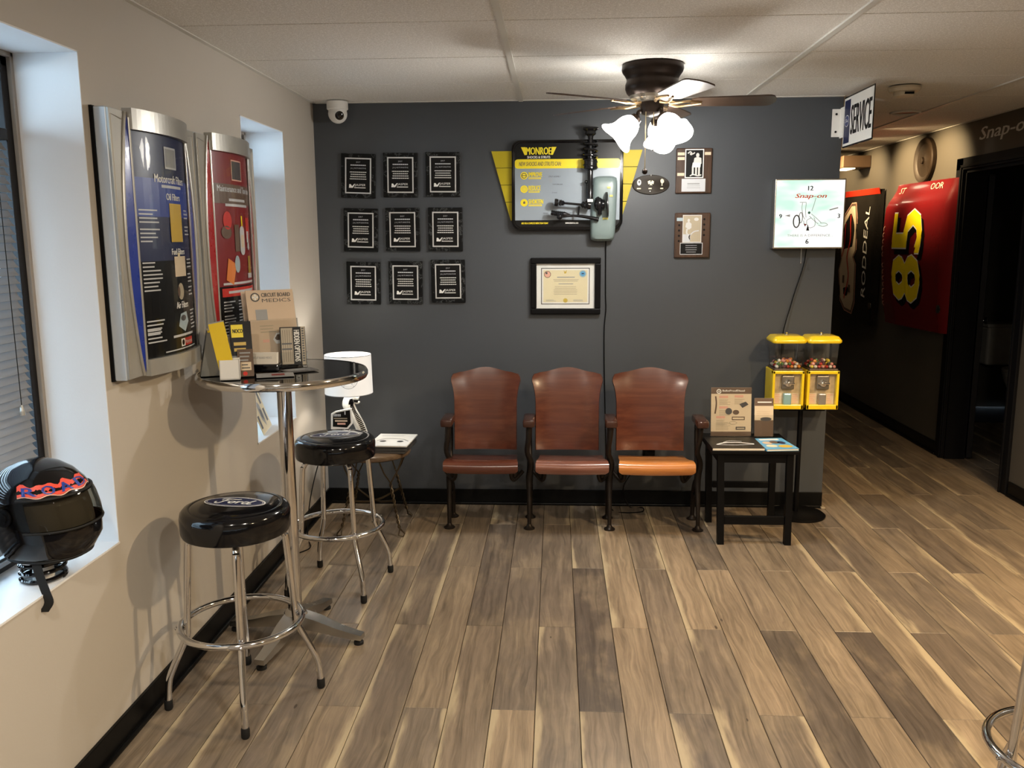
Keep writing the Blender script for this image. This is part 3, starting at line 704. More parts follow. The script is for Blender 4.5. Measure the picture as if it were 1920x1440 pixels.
r = nb(); tube([(.278, LY-.02, .712), (.297, LY-.02, .700), (.312, LY-.02, .703)], [.013, .010, .004], 10, r, k=3); obj('jaw', r, mSNK, sn, smooth=True)
r = nb(); sp = smooth_path(pth[1:8], 6)
for i in range(1, len(sp)-2):
    p = sp[i]; d = (sp[i+1]-sp[i-1]).normalized(); n = Vector((d.z, 0, -d.x)); f = i/len(sp)
    rad = (.031, .028, .027, .030, .034, .030)[min(5, int(f*6))]; c = p+n*rad*.66+Vector((0, -rad*.84, 0)); 
    q = [c+n*.010-d*.0025, c+n*.010+d*.0025, c-n*.014+d*.0025, c-n*.014-d*.0025]; loft(r, [[v+Vector((0, -.004, 0)) for v in q], [v+Vector((0, .008, 0)) for v in q]])
obj('belly_bands', r, mBLK, sn)
obj('mouth', prism([(.282, .716), (.310, .716), (.304, .702), (.286, .704)], (0, LY-.035, 0), (1, 0, 0), (0, 0, 1), .004), mBLK, sn)
r = nb(); lathe([(.0001, 0), (.085, 0), (.088, .010), (.075, .022), (.04, .028)], 32, (.275, LY, .442), r); tube(ringpts((.275, LY, .474), .055, 30), .018, 10, r, closed=True); obj('coiled_base', r, mSNK, lp, smooth=True)
obj('power_cord', tube([(.262, LY+.06, .46), (.10, -.36, .43), (.045, -.36, .33), (.030, -.50, .16), (.045, -.62, .006), (.085, -.72, .005), (.105, -.80, .005), (.045, -.90, .005)], .003, 6, k=8), mBLK, lp, smooth=True)
# little placard leaning in front of the lamp
pc = thing('desk_placard', 'small black placard with pale lettering leaning on the lamp', 'placard', (.225, -.525, .46))
poly = [(.168, .462), (.176, .655), (.200, .668), (.285, .684), (.288, .600), (.262, .572), (.282, .560), (.282, .462)]
obj('board', prism(poly, (0, -.525, 0), (1, 0, 0), (0, 0, 1), .012), mWHT, pc)
cv = Canvas((0, -.5372, 0), (1, 0, 0), (0, 0, 1)); cv.poly([(.183, .585), (.186, .650), (.205, .661), (.278, .675), (.280, .606), (.258, .580)], 'black', 1)
cv.rect(.190, .640, .228, .654, 'lgrey', 2); cv.rect(.248, .650, .254, .668, 'lgrey', 2); cv.rect(.190, .628, .262, .632, 'kraft', 2); cv.rect(.196, .612, .262, .621, 'tan', 2); cv.rect(.208, .596, .252, .606, 'salmon', 2)
for i in range(5): cv.rect(.195+i*.007, .638, .197+i*.007, .656, 'black', 3)
cv.done('face_print', pc)
# magazines on the wire stool
def mag(name, label, cat, cx, cy, z, wx, wy, th, rz, cover, edge=None, group=None, art=None):
    t = thing(name, label, cat, (cx, cy, z), rz, group)
    obj('pages', B(-wx/2+.002, wx/2-.001, -wy/2+.0015, wy/2-.0015, .0012, th-.0012), edge or mPAPER, t, True)
    r = nb(); box(r, -wx/2, wx/2, -wy/2, wy/2, th-.0012, th); box(r, -wx/2, wx/2, -wy/2, wy/2, 0, .0012); box(r, -wx/2-.0008, -wx/2, -wy/2, wy/2, 0, th); obj('cover', r, ink(cover), t, True)
    if art:
        cv = Canvas((0, 0, th), (1, 0, 0), (0, 1, 0)); art(cv, wx/2, wy/2); cv.done('cover_print', t, True)
    return t
def a1(cv, a, b): cv.rect(-a, -b, a, b, 'white', 1); cv.text('MOTOR', 0, b*.72, b*.3, 'grey', 2, a*1.5); cv.stroke([(-a*.7, -b*.2), (-a*.3, b*.2), (a*.4, b*.15), (a*.8, -b*.25)], .006, 'dgrey', 2); cv.disc(-a*.4, -b*.3, .018, 'dgrey', 2); cv.disc(a*.45, -b*.3, .018, 'dgrey', 2)
def a1(cv, a, b): cv.rect(-a, -b, a, b, 'white', 1); cv.lines(-a*.8, a*.8, b*.75, 2, .02, .008, 'lgrey', 2); cv.stroke([(-a*.8, -b*.2), (-a*.4, b*.15), (a*.4, b*.12), (a*.85, -b*.2)], .006, 'dgrey', 2); cv.disc(-a*.45, -b*.28, .018, 'dgrey', 2); cv.disc(a*.45, -b*.28, .018, 'dgrey', 2)
z = .442
for i, (th, cvr) in enumerate(((.014, 'black'), (.012, 'dgrey'), (.009, 'black'))):
    mag('magazine', ('dark magazine at the bottom of the pile on the wire stool', 'dark grey magazine in the middle of the wire stool pile', 'thin dark magazine just below the white one')[i], 'magazine',   .474+.003*i, -.405+.002*i, z, .205, .275, th, math.radians(-4+3*i), cvr, M('dark_pages', (.06, .055, .05), .6), 'magazines on the wire stool'); z += th+.0004
mag('magazine', 'white magazine with a car on top of the wire stool pile', 'magazine',   .478, -.403, z, .21, .28, .006, math.radians(-3), 'white', mPAPER, 'magazines on the wire stool', a1)
#--PART3--
# ================================================================ ON THE BACK WALL
UX, VZ = (1, 0, 0), (0, 0, 1)
# ---- nine award plaques
pos = [[(.247, 1.915, 2.2), (.487, 1.917, .8), (.727, 1.918, .6)], [(.251, 1.6135, 1.6), (.491, 1.615, .3), (.7355, 1.615, .4)], [(.256, 1.3135, 1.2), (.500, 1.316, .6), (.7455, 1.323, -.2)]]
RN = ('top', 'middle', 'bottom'); CN = ('left', 'centre', 'right')
def plaque():
    t = thing('award_plaque', '', 'plaque', (0, 0, 0), group='black award plaques')
    obj('board', B(-.098, .098, -.016, 0, -.122, .122, .003), mMARB, t, True)
    r = nb(); 
    for a in ((-.074, .074, -.098, -.091), (-.074, .074, .091, .098), (-.074, -.067, -.091, .091), (.067, .074, -.091, .091)): box(r, a[0], a[1], -.0185, -.016, a[2], a[3])
    obj('silver_border', r, M('bright_silver', (.62, .63, .63), .35, .3), t, True)
    cv = Canvas((0, -.0162, 0), UX, VZ); cv.rect(-.067, -.091, .067, .091, 'black', 1)
    cv.text('JULY', 0, .074, .009, 'lgrey', 2, .024); cv.lines(-.045, .045, .058, 1, .012, .006, 'lgrey', 2, .1, 'c'); cv.text('J & J AUTOMOTIVE', 0, .040, .0095, 'lgrey', 2, .088)
    cv.lines(-.050, .050, .020, 4, .0125, .0052, 'silver', 2, .16, 'c')
    for i in range(9): cv.rect(-.046+i*.0115, -.022, -.0445+i*.0115, .062, 'black', 3)
    cv.text('JASPER', .012, -.052, .015, 'white', 2, .060, 'c', .25); cv.poly([(-.052, -.067), (-.030, -.067), (-.016, -.045), (-.022, -.045), (-.034, -.058), (-.042, -.047), (-.050, -.047)], 'white', 2); cv.lines(-.022, .045, -.0655, 1, .01, .005, 'silver', 2, .05)
    cv.done('engraved_plate', t, True); return t
p0 = plaque()
for i in range(3):
    for j in range(3):
        x, z, a = pos[i][j]; t = p0 if i == j == 0 else clone(p0)
        t.matrix_basis = Matrix.Translation((x, -.0006, z)) @ Matrix.Rotation(math.radians(a), 4, 'Y')
        t['label'] = 'black marble award plaque, %s row, %s, of the nine on the slate wall' % (RN[i], CN[j])

# ---- shock absorber display sign
sg = thing('display_sign', 'yellow and black shock absorber display sign with a model strut', 'sign', (1.42, 0, 1.61))
mYB = M('sign_yellow', (.50, .40, .015), .5, var=.06, spec=.25)
zz = [2.042, 1.950, 1.857, 1.763, 1.661]
def ed(z): f = (2.042-z)/(2.042-1.661); return 1.0+(1.106-1.0)*f, 1.836+(1.723-1.836)*f
for a, b in zip(zz, zz[1:]):
    a -= .0015; b += .0015; (l0, r0), (l1, r1) = ed(a), ed(b)
    obj('yellow_panel', prism([(l1, b), (r1, b), (r0, a), (l0, a)], (0, -.0005, 0), UX, VZ, .020), mYB, sg)
out = rrect(1.118, 1.726, 1.611, 2.092, .045, 7)
r = nb(); O = lambda y, s_: [(1.422+(x-1.422)*s_, y, 1.8515+(z-1.8515)*s_) for x, z in out]; loft(r, [O(-.0005, 1.0), O(-.042, 1.0), O(-.050, .985), O(-.050, .965), O(-.046, .96)], caps=True); obj('sign_case', r, mBLKG, sg, smooth=40)
cv = Canvas((0, -.0465, 0), UX, VZ); X0, X1 = 1.132, 1.712
cv.poly(rrect(X0, X1, 1.626, 2.078, .034), 'mist', 1); cv.poly([(X0, 1.985)]+[(x, z) for x, z in rrect(X0, X1, 1.7, 2.078, .034)[:12]]+[(X0, 1.985), ][:0], 'black', 2) if False else None
top = [(X1, 1.985)]+[p for p in rrect(X0, X1, 1.626, 2.078, .034)[:12]]+[(X0, 1.985)]; cv.poly(top, 'black', 2)
cv.rect(X0, 1.651, X1, 1.662, 'black', 2); bot = [(X0, 1.662)]+rrect(X0, X1, 1.626, 2.078, .034)[12:]+[(X1, 1.662)]; cv.poly(bot, 'black', 3)
cv.poly(rrect(X0, X1, 1.943, 1.993, .016)+[], 'yellow', 4)
cv.poly([(1.166, 2.058), (1.192, 2.058), (1.196, 2.016), (1.186, 2.016)], 'yellow', 4); cv.poly([(1.336, 2.058), (1.362, 2.058), (1.342, 2.016), (1.332, 2.016)], 'yellow', 4)
cv.text('MONROE', 1.264, 2.037, .040, 'yellow', 5, .138, bold=.0016); cv.text('SHOCKS & STRUTS', 1.264, 2.004, .013, 'white', 5, .126, bold=.0006)
cv.text('NEW SHOCKS AND STRUTS CAN:', 1.272, 1.968, .022, 'brown', 5, .232, 'c', .1, bold=.0004)
for k, (s_, z) in enumerate((('IMPROVE', 1.905), ('REDUCE', 1.832), ('SHORTEN', 1.758))):
    cv.disc(1.183, z, .0205, 'yellow', 4); wd = (.075, .066, .080)[k]; cv.text(s_, 1.208, z+.006, .025, 'yellow', 5, wd, 'l', bold=.0012); cv.rect(1.208, z-.019, 1.208+wd*.92, z-.010, 'yellow', 5); cv.lines(1.210, 1.205+wd*.9, z-.0145, 1, .01, .002, 'grey', 6, .05)
    if k == 0: cv.ring(1.183, z, .015, .004, 'dgrey', 5); cv.rect(1.170, z-.002, 1.196, z+.002, 'dgrey', 5)
    if k == 1: cv.ring(1.183, z, .014, .0025, 'oliv', 5); cv.ring(1.183, z, .007, .002, 'oliv', 5)
    if k == 2: cv.poly([(1.178, z-.006), (1.188, z-.006), (1.190, z+.004), (1.183, z+.009), (1.177, z+.003)], 'brown', 5)
cv.text('STRUT ASSEMBLY', 1.352, 1.899, .008, 'dgrey', 5, .066); cv.lines(1.320, 1.345, 1.886, 3, .008, .003, 'grey', 5); cv.text('SWAY BAR LINK', 1.369, 1.857, .006, 'dgrey', 5, .056); cv.text('CV AXLE', 1.352, 1.812, .006, 'dgrey', 5, .028)
cv.text('TIE ROD', 1.302, 1.700, .006, 'dgrey', 5, .026); cv.text('LOWER CONTROL ARM', 1.410, 1.700, .006, 'dgrey', 5, .070)
cv.text('ASK FOR A COMPLETE INSPECTION TODAY', 1.242, 1.684-.0, .011, 'yellow', 5, .150) if False else cv.text('ASK FOR A COMPLETE INSPECTION TODAY', 1.242, 1.6455, .010, 'yellow', 5, .150, bold=.0004)
cv.text('www.monroe.com', 1.448, 1.6455, .009, 'white', 5, .072, bold=.0004)
cv.done('sign_print', sg)
r = nb(); tube([(x, -.050, z) for x, z in out], .0035, 6, r, closed=True); obj('edge_bead', r, mBLKG, sg, smooth=True)
# moulded grey-green tyre at the right of the sign
def pad(u, v):
    a = u*2-1; b = v*2-1; rd = (1-abs(a)**5)*(1-abs(b)**7); return (1.624+a*.070*(1-.10*abs(b)**6)+.006*b, -.051-.038*max(0, rd)**.35, 1.722+b*.177*(1-.06*abs(a)**4))
ty = obj('tyre_cutaway', sheet(pad, 20, 30, None), M('grey_green_plastic', (.19, .25, .25), .35, var=.08, scale=20), sg, smooth=True)
cv = Canvas((0, -.0925, 0), UX, VZ)
for x, z, w_ in ((1.650, 1.835, .020), (1.662, 1.790, .018), (1.632, 1.668, .030)): cv.rect(x-w_/2, z-.005, x+w_/2, z+.005, 'oliv', 1)
cv.done('part_tags', sg)
mSTB = M('strut_black', (.008, .008, .009), .22, coat=.3); Yp = -.105
st = thing  # alias kept short below
r = nb(); lathe([(.040, 0), (.042, .010), (.028, .020), (.030, .035), (.016, .045), (.010, .075)], 20, (1.546, Yp, 2.152), r, (0, 0, -1)); box(r, 1.506, 1.588, Yp-.02, Yp+.02, 2.140, 2.150, .002); obj('strut_mount', r, mSTB, sg, smooth=40)
hel = [Vector((1.546+.037*math.cos(t_), Yp+.037*math.sin(t_), 2.085-.150*t_/(2*PI*5.2)-.0)) for t_ in [i*2*PI*5.2/110 for i in range(111)]]
obj('coil_spring', tube(hel, .0055, 8), mSTB, sg, smooth=True)
r = nb(); lathe([(.012, 2.09), (.012, 2.04), (.019, 2.035), (.019, 1.99), (.038, 1.985), (.040, 1.935), (.036, 1.930), (.0155, 1.925), (.0155, 1.85), (.018, 1.845), (.018, 1.765)], 20, (1.546, Yp, 0), r); obj('strut_tube', r, mSTB, sg, smooth=40)
obj('clear_label', B(1.532, 1.562, Yp-.020, Yp-.017, 1.757, 1.772), mWHT, sg)
r = nb(); tube([(1.526, Yp+.01, 1.862), (1.530, Yp, 1.755)], .0035, 8, r); blob((1.525, Yp+.01, 1.866), .010, bm=r, seg=12); obj('sway_link', r, mSTB, sg, smooth=True)
rt_ = obj('brake_rotor', lathe([(.020, 0), (.068, .002), (.068, .010), (.020, .012)], 32, (1.634, Yp, 1.742), None, (1, 0, .05)), M('rotor_grey', (.06, .062, .066), .3, .7), sg, smooth=40)
r = nb(); lathe([(.026, 0), (.028, .012), (.018, .026), (.018, .05)], 20, (1.626, Yp, 1.744), r, (-1, 0, 0)); blob((1.595, Yp, 1.745), .034, .8, .7, 1.1, 14, r); tube([(1.585, Yp, 1.78), (1.60, Yp-.01, 1.74), (1.600, Yp, 1.690)], .012, 10, r, k=3); obj('knuckle', r, mSTB, sg, smooth=True)
r = nb(); pr_ = [(.019, 0), (.021, .006), (.019, .020), (.012, .022)]
lathe(pr_, 18, (1.352, Yp, 1.757), r, (1, 0, -.09)); lathe([(.019, .024), (.015, .03), (.018, .036), (.013, .042), (.015, .047), (.009, .054), (.0065, .056), (.0065, .145), (.010, .147), (.020, .155), (.016, .162), (.022, .17), (.018, .177), (.025, .185), (.022, .20)], 18, (1.352, Yp, 1.757), r, (1, 0, -.09)); obj('drive_axle', r, mSTB, sg, smooth=30)
r = nb(); lathe([(.013, 0)]+[(.0155 if i % 2 else .0125, .004+i*.0052) for i in range(14)]+[(.012, .085), (.006, .105), (.0045, .108), (.0045, .215)], 16, (1.332, Yp, 1.702), r, (1, 0, -.14)); obj('tie_rod', r, mSTB, sg, smooth=30)
r = nb(); tube([(1.382, Yp-.005, 1.680), (1.46, Yp, 1.684), (1.53, Yp, 1.676), (1.595, Yp, 1.662)], [.008, .007, .009, .012], 10, r, k=4); blob((1.380, Yp-.005, 1.679), .016, bm=r, seg=14); tube([(1.487, Yp, 1.735), (1.482, Yp, 1.69)], .006, 8, r); obj('control_arm', r, mSTB, sg, smooth=True)
r = nb()
for x, z in ((1.20, 1.84), (1.55, 2.02), (1.55, 1.80), (1.62, 1.742), (1.38, 1.755), (1.37, 1.70), (1.58, 1.665)): tube([(x, Yp, z), (x, -.045, z)], .0045, 6, r) if x > 1.3 else None
obj('mounting_posts', r, mSTB, sg)
obj('power_cord', tube([(1.640, -.03, 1.55), (1.641, -.008, 1.46), (1.643, -.006, 1.25), (1.646, -.006, 1.16), (1.638, -.006, 1.05), (1.640, -.006, .85), (1.648, -.006, .60), (1.655, -.02, .40), (1.66, -.03, .12), (1.69, -.10, .004), (1.76, -.155, .004), (1.86, -.135, .004), (1.87, -.06, .004), (1.80, -.05, .004), (1.76, -.03, .12), (1.86, -.03, .27), (1.90, -.02, .30)], .0033, 6, k=8), mBLK, sg, smooth=True)
ol = thing('wall_outlet', 'black power adapter plugged in low behind the third theatre seat', 'outlet', (1.905, 0, .31))
obj('outlet_plate', B(1.872, 1.942, -.006, 0, .255, .370, .002), mBLK, ol); obj('adapter', B(1.880, 1.934, -.040, -.006, .285, .335, .004), mBLK, ol)

# ---- framed certificate
ct = thing('framed_certificate', 'black framed certificate with a white mat on the slate wall', 'picture', (1.415, 0, 1.13))
x0, x1, z0, z1 = 1.218, 1.6135, 1.134, 1.4535; r = nb(); fwd_ = .033
for a in ((x0, x1, z0, z0+fwd_), (x0, x1, z1-fwd_, z1), (x0, x0+fwd_, z0+fwd_, z1-fwd_), (x1-fwd_, x1, z0+fwd_, z1-fwd_)): box(r, a[0], a[1], -.030, -.001, a[2], a[3], .005)
obj('frame', r, mBLK, ct)
cv = Canvas((0, -.010, 0), UX, VZ); cv.rect(x0+.03, z0+.03, x1-.03, z1-.03, 'white', 1); a0, a1_, b0, b1 = 1.277, 1.552, 1.190, 1.396
cv.rect(a0, b0, a1_, b1, 'black', 2); cv.rect(a0+.004, b0+.004, a1_-.004, b1-.004, 'white', 3); cv.rect(a0+.012, b0+.012, a1_-.012, b1-.012, 'cream', 4)
cv.disc(1.313, 1.360, .0195, 'brown', 5); cv.disc(1.313, 1.360, .0165, 'pink', 6); cv.rect(1.302, 1.362, 1.313, 1.373, 'dgrey', 7); cv.disc(1.513, 1.363, .0205, 'steel', 5); cv.disc(1.513, 1.363, .014, 'sky', 6); cv.disc(1.513, 1.364, .008, 'navy', 7, .003)
cv.poly([(1.405, 1.383), (1.413, 1.374), (1.423, 1.386), (1.419, 1.366), (1.409, 1.364)], 'gold', 5); cv.disc(1.415, 1.212, .0125, 'gold', 5); cv.ring(1.415, 1.212, .009, .002, 'oliv', 6)
cv.lines(1.365, 1.470, 1.344, 1, .01, .005, 'grey', 5, .05, 'c'); cv.lines(1.345, 1.490, 1.330, 2, .008, .003, 'kraft', 5, .3, 'c'); cv.lines(1.375, 1.46, 1.306, 1, .01, .004, 'grey', 5, .05, 'c'); cv.lines(1.345, 1.485, 1.290, 6, .0085, .0024, 'kraft', 5, .15, 'c'); cv.lines(1.305, 1.365, 1.215, 2, .006, .002, 'grey', 5); cv.lines(1.46, 1.53, 1.215, 2, .006, .002, 'grey', 5)
cv.done('certificate_print', ct); obj('glass', B(x0+.03, x1-.03, -.0158, -.0150, z0+.03, z1-.03), mCLR, ct)

# ---- two walnut plaques
mWAL = wood('walnut', (.022, .012, .008), (.050, .026, .016), (.085, .045, .028), axis=2, scale=5, rough=.3, stretch=9)
def walnut(label, x0, x1, z0, z1, kind):
    t = thing('walnut_plaque', label, 'plaque', ((x0+x1)/2, 0, z0), group='walnut plaques'); cx = (x0+x1)/2; w_, h_ = x1-x0, z1-z0
    obj('board', B(x0, x1, -.020, -.0005, z0, z1, .006), mWAL, t)
    cv = Canvas((cx, -.0204, z0), UX, VZ); h = h_
    if kind == 1:
        cv.rect(-.050, .083, .052, .238, 'white', 1); cv.rect(-.045, .088, .047, .233, 'black', 2)
        cv.disc(.018, .205, .009, 'silver', 3, .012); cv.poly([(-.004, .165), (.0, .190), (.018, .197), (.038, .190), (.040, .160), (.02, .150)], 'silver', 3); cv.poly([(-.012, .140), (.034, .140), (.036, .164), (-.008, .166)], 'white', 4)
        for x in (-.006, .012, .028): cv.rect(x-.006, .098, x+.004, .142, 'silver', 3)
        cv.stroke([(-.022, .094), (-.005, .102), (.02, .095), (.040, .100)], .006, 'silver', 4); cv.stroke([(-.036, .215), (-.022, .224), (-.010, .212), (.002, .220)], .006, 'silver', 3); cv.disc(-.018, .212, .007, 'silver', 3)
        cv.rect(-.066, .010, .064, .079, 'lgrey', 1); cv.lines(-.036, .034, .052, 1, .01, .007, 'grey', 2, .05, 'c'); cv.lines(-.045, .045, .040, 2, .010, .0025, 'grey', 2, .3, 'c')
        for z in (.213, .188, .103): cv.rect(-.091, z-.008, -.053, z+.008, 'beige', 1)
        cv.rect(.056, .206, .090, .222, 'beige', 1)
    else:
        cv.rect(-.055, .085, .050, .236, 'silver', 1); cv.rect(-.051, .089, .046, .232, 'kraft', 2)
        cv.disc(-.022, .206, .007, 'silver', 3, .009); cv.poly([(-.040, .170), (-.036, .192), (-.02, .199), (-.006, .188), (-.006, .165), (-.02, .155)], 'silver', 3); cv.stroke([(-.03, .16), (-.032, .14), (-.028, .13)], .009, 'silver', 3); cv.disc(.02, .212, .013, 'silver', 3, .009); cv.stroke([(-.01, .10), (-.018, .115), (-.008, .13), (.01, .145), (.035, .150)], .006, 'lgrey', 3); cv.rect(-.051, .089, -.012, .130, 'lgrey', 3)
        cv.frame(-.067, .018, .058, .083, .003, 'lgrey', 1); cv.rect(-.064, .021, .055, .080, 'black', 1); cv.lines(-.04, .03, .068, 4, .012, .003, 'grey', 2, .3, 'c')
        cv.rect(-.088, .203, -.056, .221, 'steel', 1)
        for i in range(4): cv.disc(-.074, .180-i*.029, .006, 'black', 1); cv.disc(.064, .212-i*.029, .006, 'black', 1)
    cv.done('engraved_plates', t)
walnut('walnut plaque with a silver seated figure, upper of two', 2.021, 2.218, 1.803, 2.047, 1)
walnut('walnut plaque with a bronze picture plate, lower of two', 2.022, 2.219, 1.450, 1.698, 2)

# ---- oval bronze plaque
ov = thing('oval_plaque', 'oval bronze plaque with three pale emblems beside the display sign', 'plaque', (1.886, 0, 1.80))
r = nb(); E_ = lambda y, s_: [(1.886+.103*s_*math.cos(2*PI*i/40), y, 1.853+.0535*s_*math.sin(2*PI*i/40)) for i in range(40)]; loft(r, [E_(-.0005, 1), E_(-.008, 1), E_(-.011, .96)]); obj('plate', r, M('oval_bronze', (.030, .024, .018), .5, .1, var=.3), ov, smooth=40)
cv = Canvas((1.886, -.0112, 1.853), UX, VZ)
cv.disc(-.065, .012, .011, 'white', 1, .016); cv.disc(-.064, .015, .006, 'dgrey', 2, .008); cv.poly([(-.018, .018), (-.004, .024), (.0, .010), (.005, .024), (.017, .017), (.014, .002), (.003, .006), (.008, -.004), (.0, -.002), (-.007, -.004), (-.003, .006), (-.014, .002)], 'cream', 1)
cv.poly([(.052, .024), (.060, .032), (.070, .026), (.072, .014), (.063, .004), (.063, -.002), (.068, -.005), (.055, -.005), (.060, -.002), (.060, .004), (.053, .014)], 'cream', 1)
for x, w_ in ((-.066, .011), (-.004, .009), (.060, .008)): cv.rect(x-w_, -.024, x+w_, -.018, 'cream', 1)
cv.disc(-.004, -.036, .003, 'white', 1); cv.rect(-.002, .047, .002, .055, 'grey', 1); cv.done('emblems', ov)

# ---- illuminated clock
ck = thing('wall_clock', 'square illuminated advertising clock glowing pale green', 'clock', (2.74, 0, 1.50))
x0, x1, z0, z1 = 2.552, 2.931, 1.499, 1.8725
r = nb(); box(r, x0, x1, -.078, -.0005, z0, z1, .003); obj('case', r, mALU, ck)
def face_mat():
    t = NT('lit_clock_face'); v = t.obj(); n = t.noise(t.mapv(v, (1.2, 1, 3.0)), 3.2, 2)
    c = t.ramp(n, [(.38, (.56, .92, .72)), (.56, (1, 1, .98))]); t.l(t.mix(1., c, (.25, .25, .25), 'MULTIPLY'), t.p.inputs['Base Color']); t.l(c, t.p.inputs['Emission Color']); t.p.inputs['Emission Strength'].default_value = .74; t.p.inputs['Roughness'].default_value = .3; return t.m
obj('lit_face', B(x0+.007, x1-.007, -.0795, -.078, z0+.007, z1-.007), face_mat(), ck)
cv = Canvas((2.7415, -.0797, 1.686), UX, VZ); q = .0415/.13  # face is 0.365 m across
for s_, x, z, h in (('12', .0, .137, .022), ('3', .158, -.012, .021), ('6', -.006, -.148, .024), ('9', -.155, -.012, .021)): cv.text(s_, x, z, h*1.1, 'black', 1, bold=.0010)
cv.text('Snap-on', .004, .093, .030, 'lred', 1, .165, 'c', .45, bold=.0012); cv.text('THERE IS A DIFFERENCE...', .008, -.116, .012, 'grey', 1, .245)
cv.poly([(-.132, -.009), (-.104, -.002), (-.104, -.016)], 'grey', 1); cv.stroke([(.106, .020), (.152, .032)], .006, 'grey', 1); cv.poly([(-.006, -.056), (-.014, -.090), (.003, -.090)], 'black', 1); cv.text('6', -.006, -.087, .018, 'black', 1) if False else None
for pts in ([(-.055, .062), (-.02, .062)], [(-.040, .060), (-.042, .03), (-.034, -.01), (-.022, -.03)], [(-.02, .06), (-.022, .02), (-.018, -.02)], [(.03, .085), (.022, .05), (.012, .015)], [(.01, .0), (.04, -.025), (.065, -.048)], [(.0, -.012), (.025, -.035), (.05, -.055)], [(.05, -.06), (.075, -.068), (.10, -.06), (.085, -.05), (.06, -.05)], [(-.03, -.035), (-.026, -.055), (-.02, -.068)], [(.025, -.02), (.032, -.04), (.03, -.065), (.005, -.075), (-.01, -.06), (-.012, -.035), (.01, -.022)]):
    cv.stroke(pts, .0028, 'grey', 1)
cv.ring(-.068, -.040, .020, .007, 'dgrey', 1, .036); cv.ring(-.046, -.020, .012, .005, 'grey', 1, .030); cv.disc(-.002, .006, .007, 'green', 1); cv.poly([(-.03, -.052), (-.012, -.055), (-.02, -.066)], 'dred', 1)
cv.done('face_print', ck)
obj('pull_cord', tube([(2.716, -.05, z0), (2.716, -.05, z0-.075)], .0012, 6), mSIL, ck); obj('pull_bead', blob((2.716, -.05, z0-.078), .005), mCHR, ck)
obj('power_cord', tube([(2.752, -.02, z0), (2.742, -.01, 1.40), (2.70, -.012, 1.25), (2.678, -.012, 1.16), (2.655, -.02, 1.08), (2.645, -.012, .98), (2.640, -.012, .60)], .0028, 6, k=6), mBLK, ck, smooth=True)

# ---- projecting service sign
sv = thing('service_sign', 'white flag-mounted sign reading service at the wall end', 'sign', (2.90, 0, 2.03))
r = nb(); box(r, 2.858, 2.905, -.004, -.0003, 2.098, 2.245, .001); box(r, 2.902, 2.9055, -.075, -.0003, 2.090, 2.250); obj('bracket', r, mWHT, sv)
obj('panel', B(2.9020, 2.9060, -.505, -.062, 2.032, 2.294), mBLKG, sv)
for s_ in (1, -1):
    cv = Canvas((2.9018 if s_ > 0 else 2.9062, -.062 if s_ > 0 else -.505, 2.032), (0, -s_, 0), VZ); cv.rect(.004, .008, .439, .254, 'white', 1); cv.rect(.014, .020, .105, .242, 'navy', 2)
    cv.disc(.058, .135, .034, 'white', 3, .030); cv.disc(.058, .135, .031, 'blue', 4, .027); ford_script(cv, .058, .133, .016, 'white', 5); cv.text('SERVICE', .270, .132, .150, 'black', 2, .300, bold=.004); cv.done('sign_print', sv)
for z in (2.125, 2.218): obj('screw', blob((2.880, -.005, z), .006), mBLK, sv)

# ---- dome camera at the ceiling corner
dc = thing('security_camera', 'white dome security camera in the ceiling corner', 'camera', (.158, -.075, 2.2))
obj('mount', lathe([(.056, H-.005), (.058, H-.012), (.058, H-.045), (.050, H-.052)], 32, (.158, -.075, 0)), mWHT, dc, smooth=40); bl_ = obj('ball', blob((.160, -.080, H-.070), .052, seg=24), mWHT, dc, smooth=True)
ax = Vector((.45, -1, -.35)).normalized(); c0 = Vector((.160, -.080, H-.070)); obj('lens_ring', lathe([(.030, .040), (.031, .047), (.026, .052), (.024, .050)], 24, c0, None, ax, caps=False), mWHT, bl_, smooth=True); obj('lens', lathe([(.026, .043), (.024, .0505), (.010, .052), (.008, .054), (.0001, .0545)], 24, c0, None, ax), mBLKG, bl_, smooth=True)
# ---- smoke detector
sm = thing('smoke_detector', 'round white smoke detector on the hallway ceiling', 'smoke detector', (3.12, -.30, H))
obj('base', lathe([(.076, -.006), (.078, -.016), (.070, -.030)], 36, (3.12, -.30, H)), M('cream_plastic', (.60, .55, .45), .5), sm, smooth=40); obj('cap', lathe([(.050, -.030), (.052, -.040), (.046, -.052), (.0001, -.054)], 36, (3.12, -.30, H)), M('cream_plastic', (.60, .55, .45), .5), sm, smooth=40)
obj('vent', B(3.105, 3.150, -.354, -.345, H-.047, H-.036), mBLK, sm)

# ================================================================ CEILING FAN
FX, FY = 1.783, -.955
fan = thing('ceiling_fan', 'dark bronze ceiling fan with five blades and three lit glass shades', 'ceiling fan', (FX, FY, H))
obj('motor_housing', lathe([(.120, H), (.134, H-.004), (.136, H-.022), (.132, H-.034), (.120, H-.050), (.114, H-.062), (.114, H-.072), (.119, H-.086), (.119, H-.104), (.112, H-.122), (.100, H-.134)], 48, (FX, FY, 0)), mBRZ, fan, smooth=30)
obj('motor_ring', lathe([(.101, H-.132), (.096, H-.146), (.070, H-.158), (.050, H-.160)], 48, (FX, FY, 0)), M('brushed_nickel', (.40, .36, .30), .28, .9), fan, smooth=30)
obj('switch_housing', lathe([(.052, H-.160), (.054, H-.166), (.050, H-.190), (.050, H-.206), (.040, H-.214), (.020, H-.220), (.006, H-.224)], 36, (FX, FY, 0)), mBRZ, fan, smooth=30)
ZBL = H-.162
mBLADE = wood('blade_walnut', (.030, .018, .012), (.055, .032, .020), (.09, .055, .035), axis=0, scale=4, rough=.42, stretch=9)
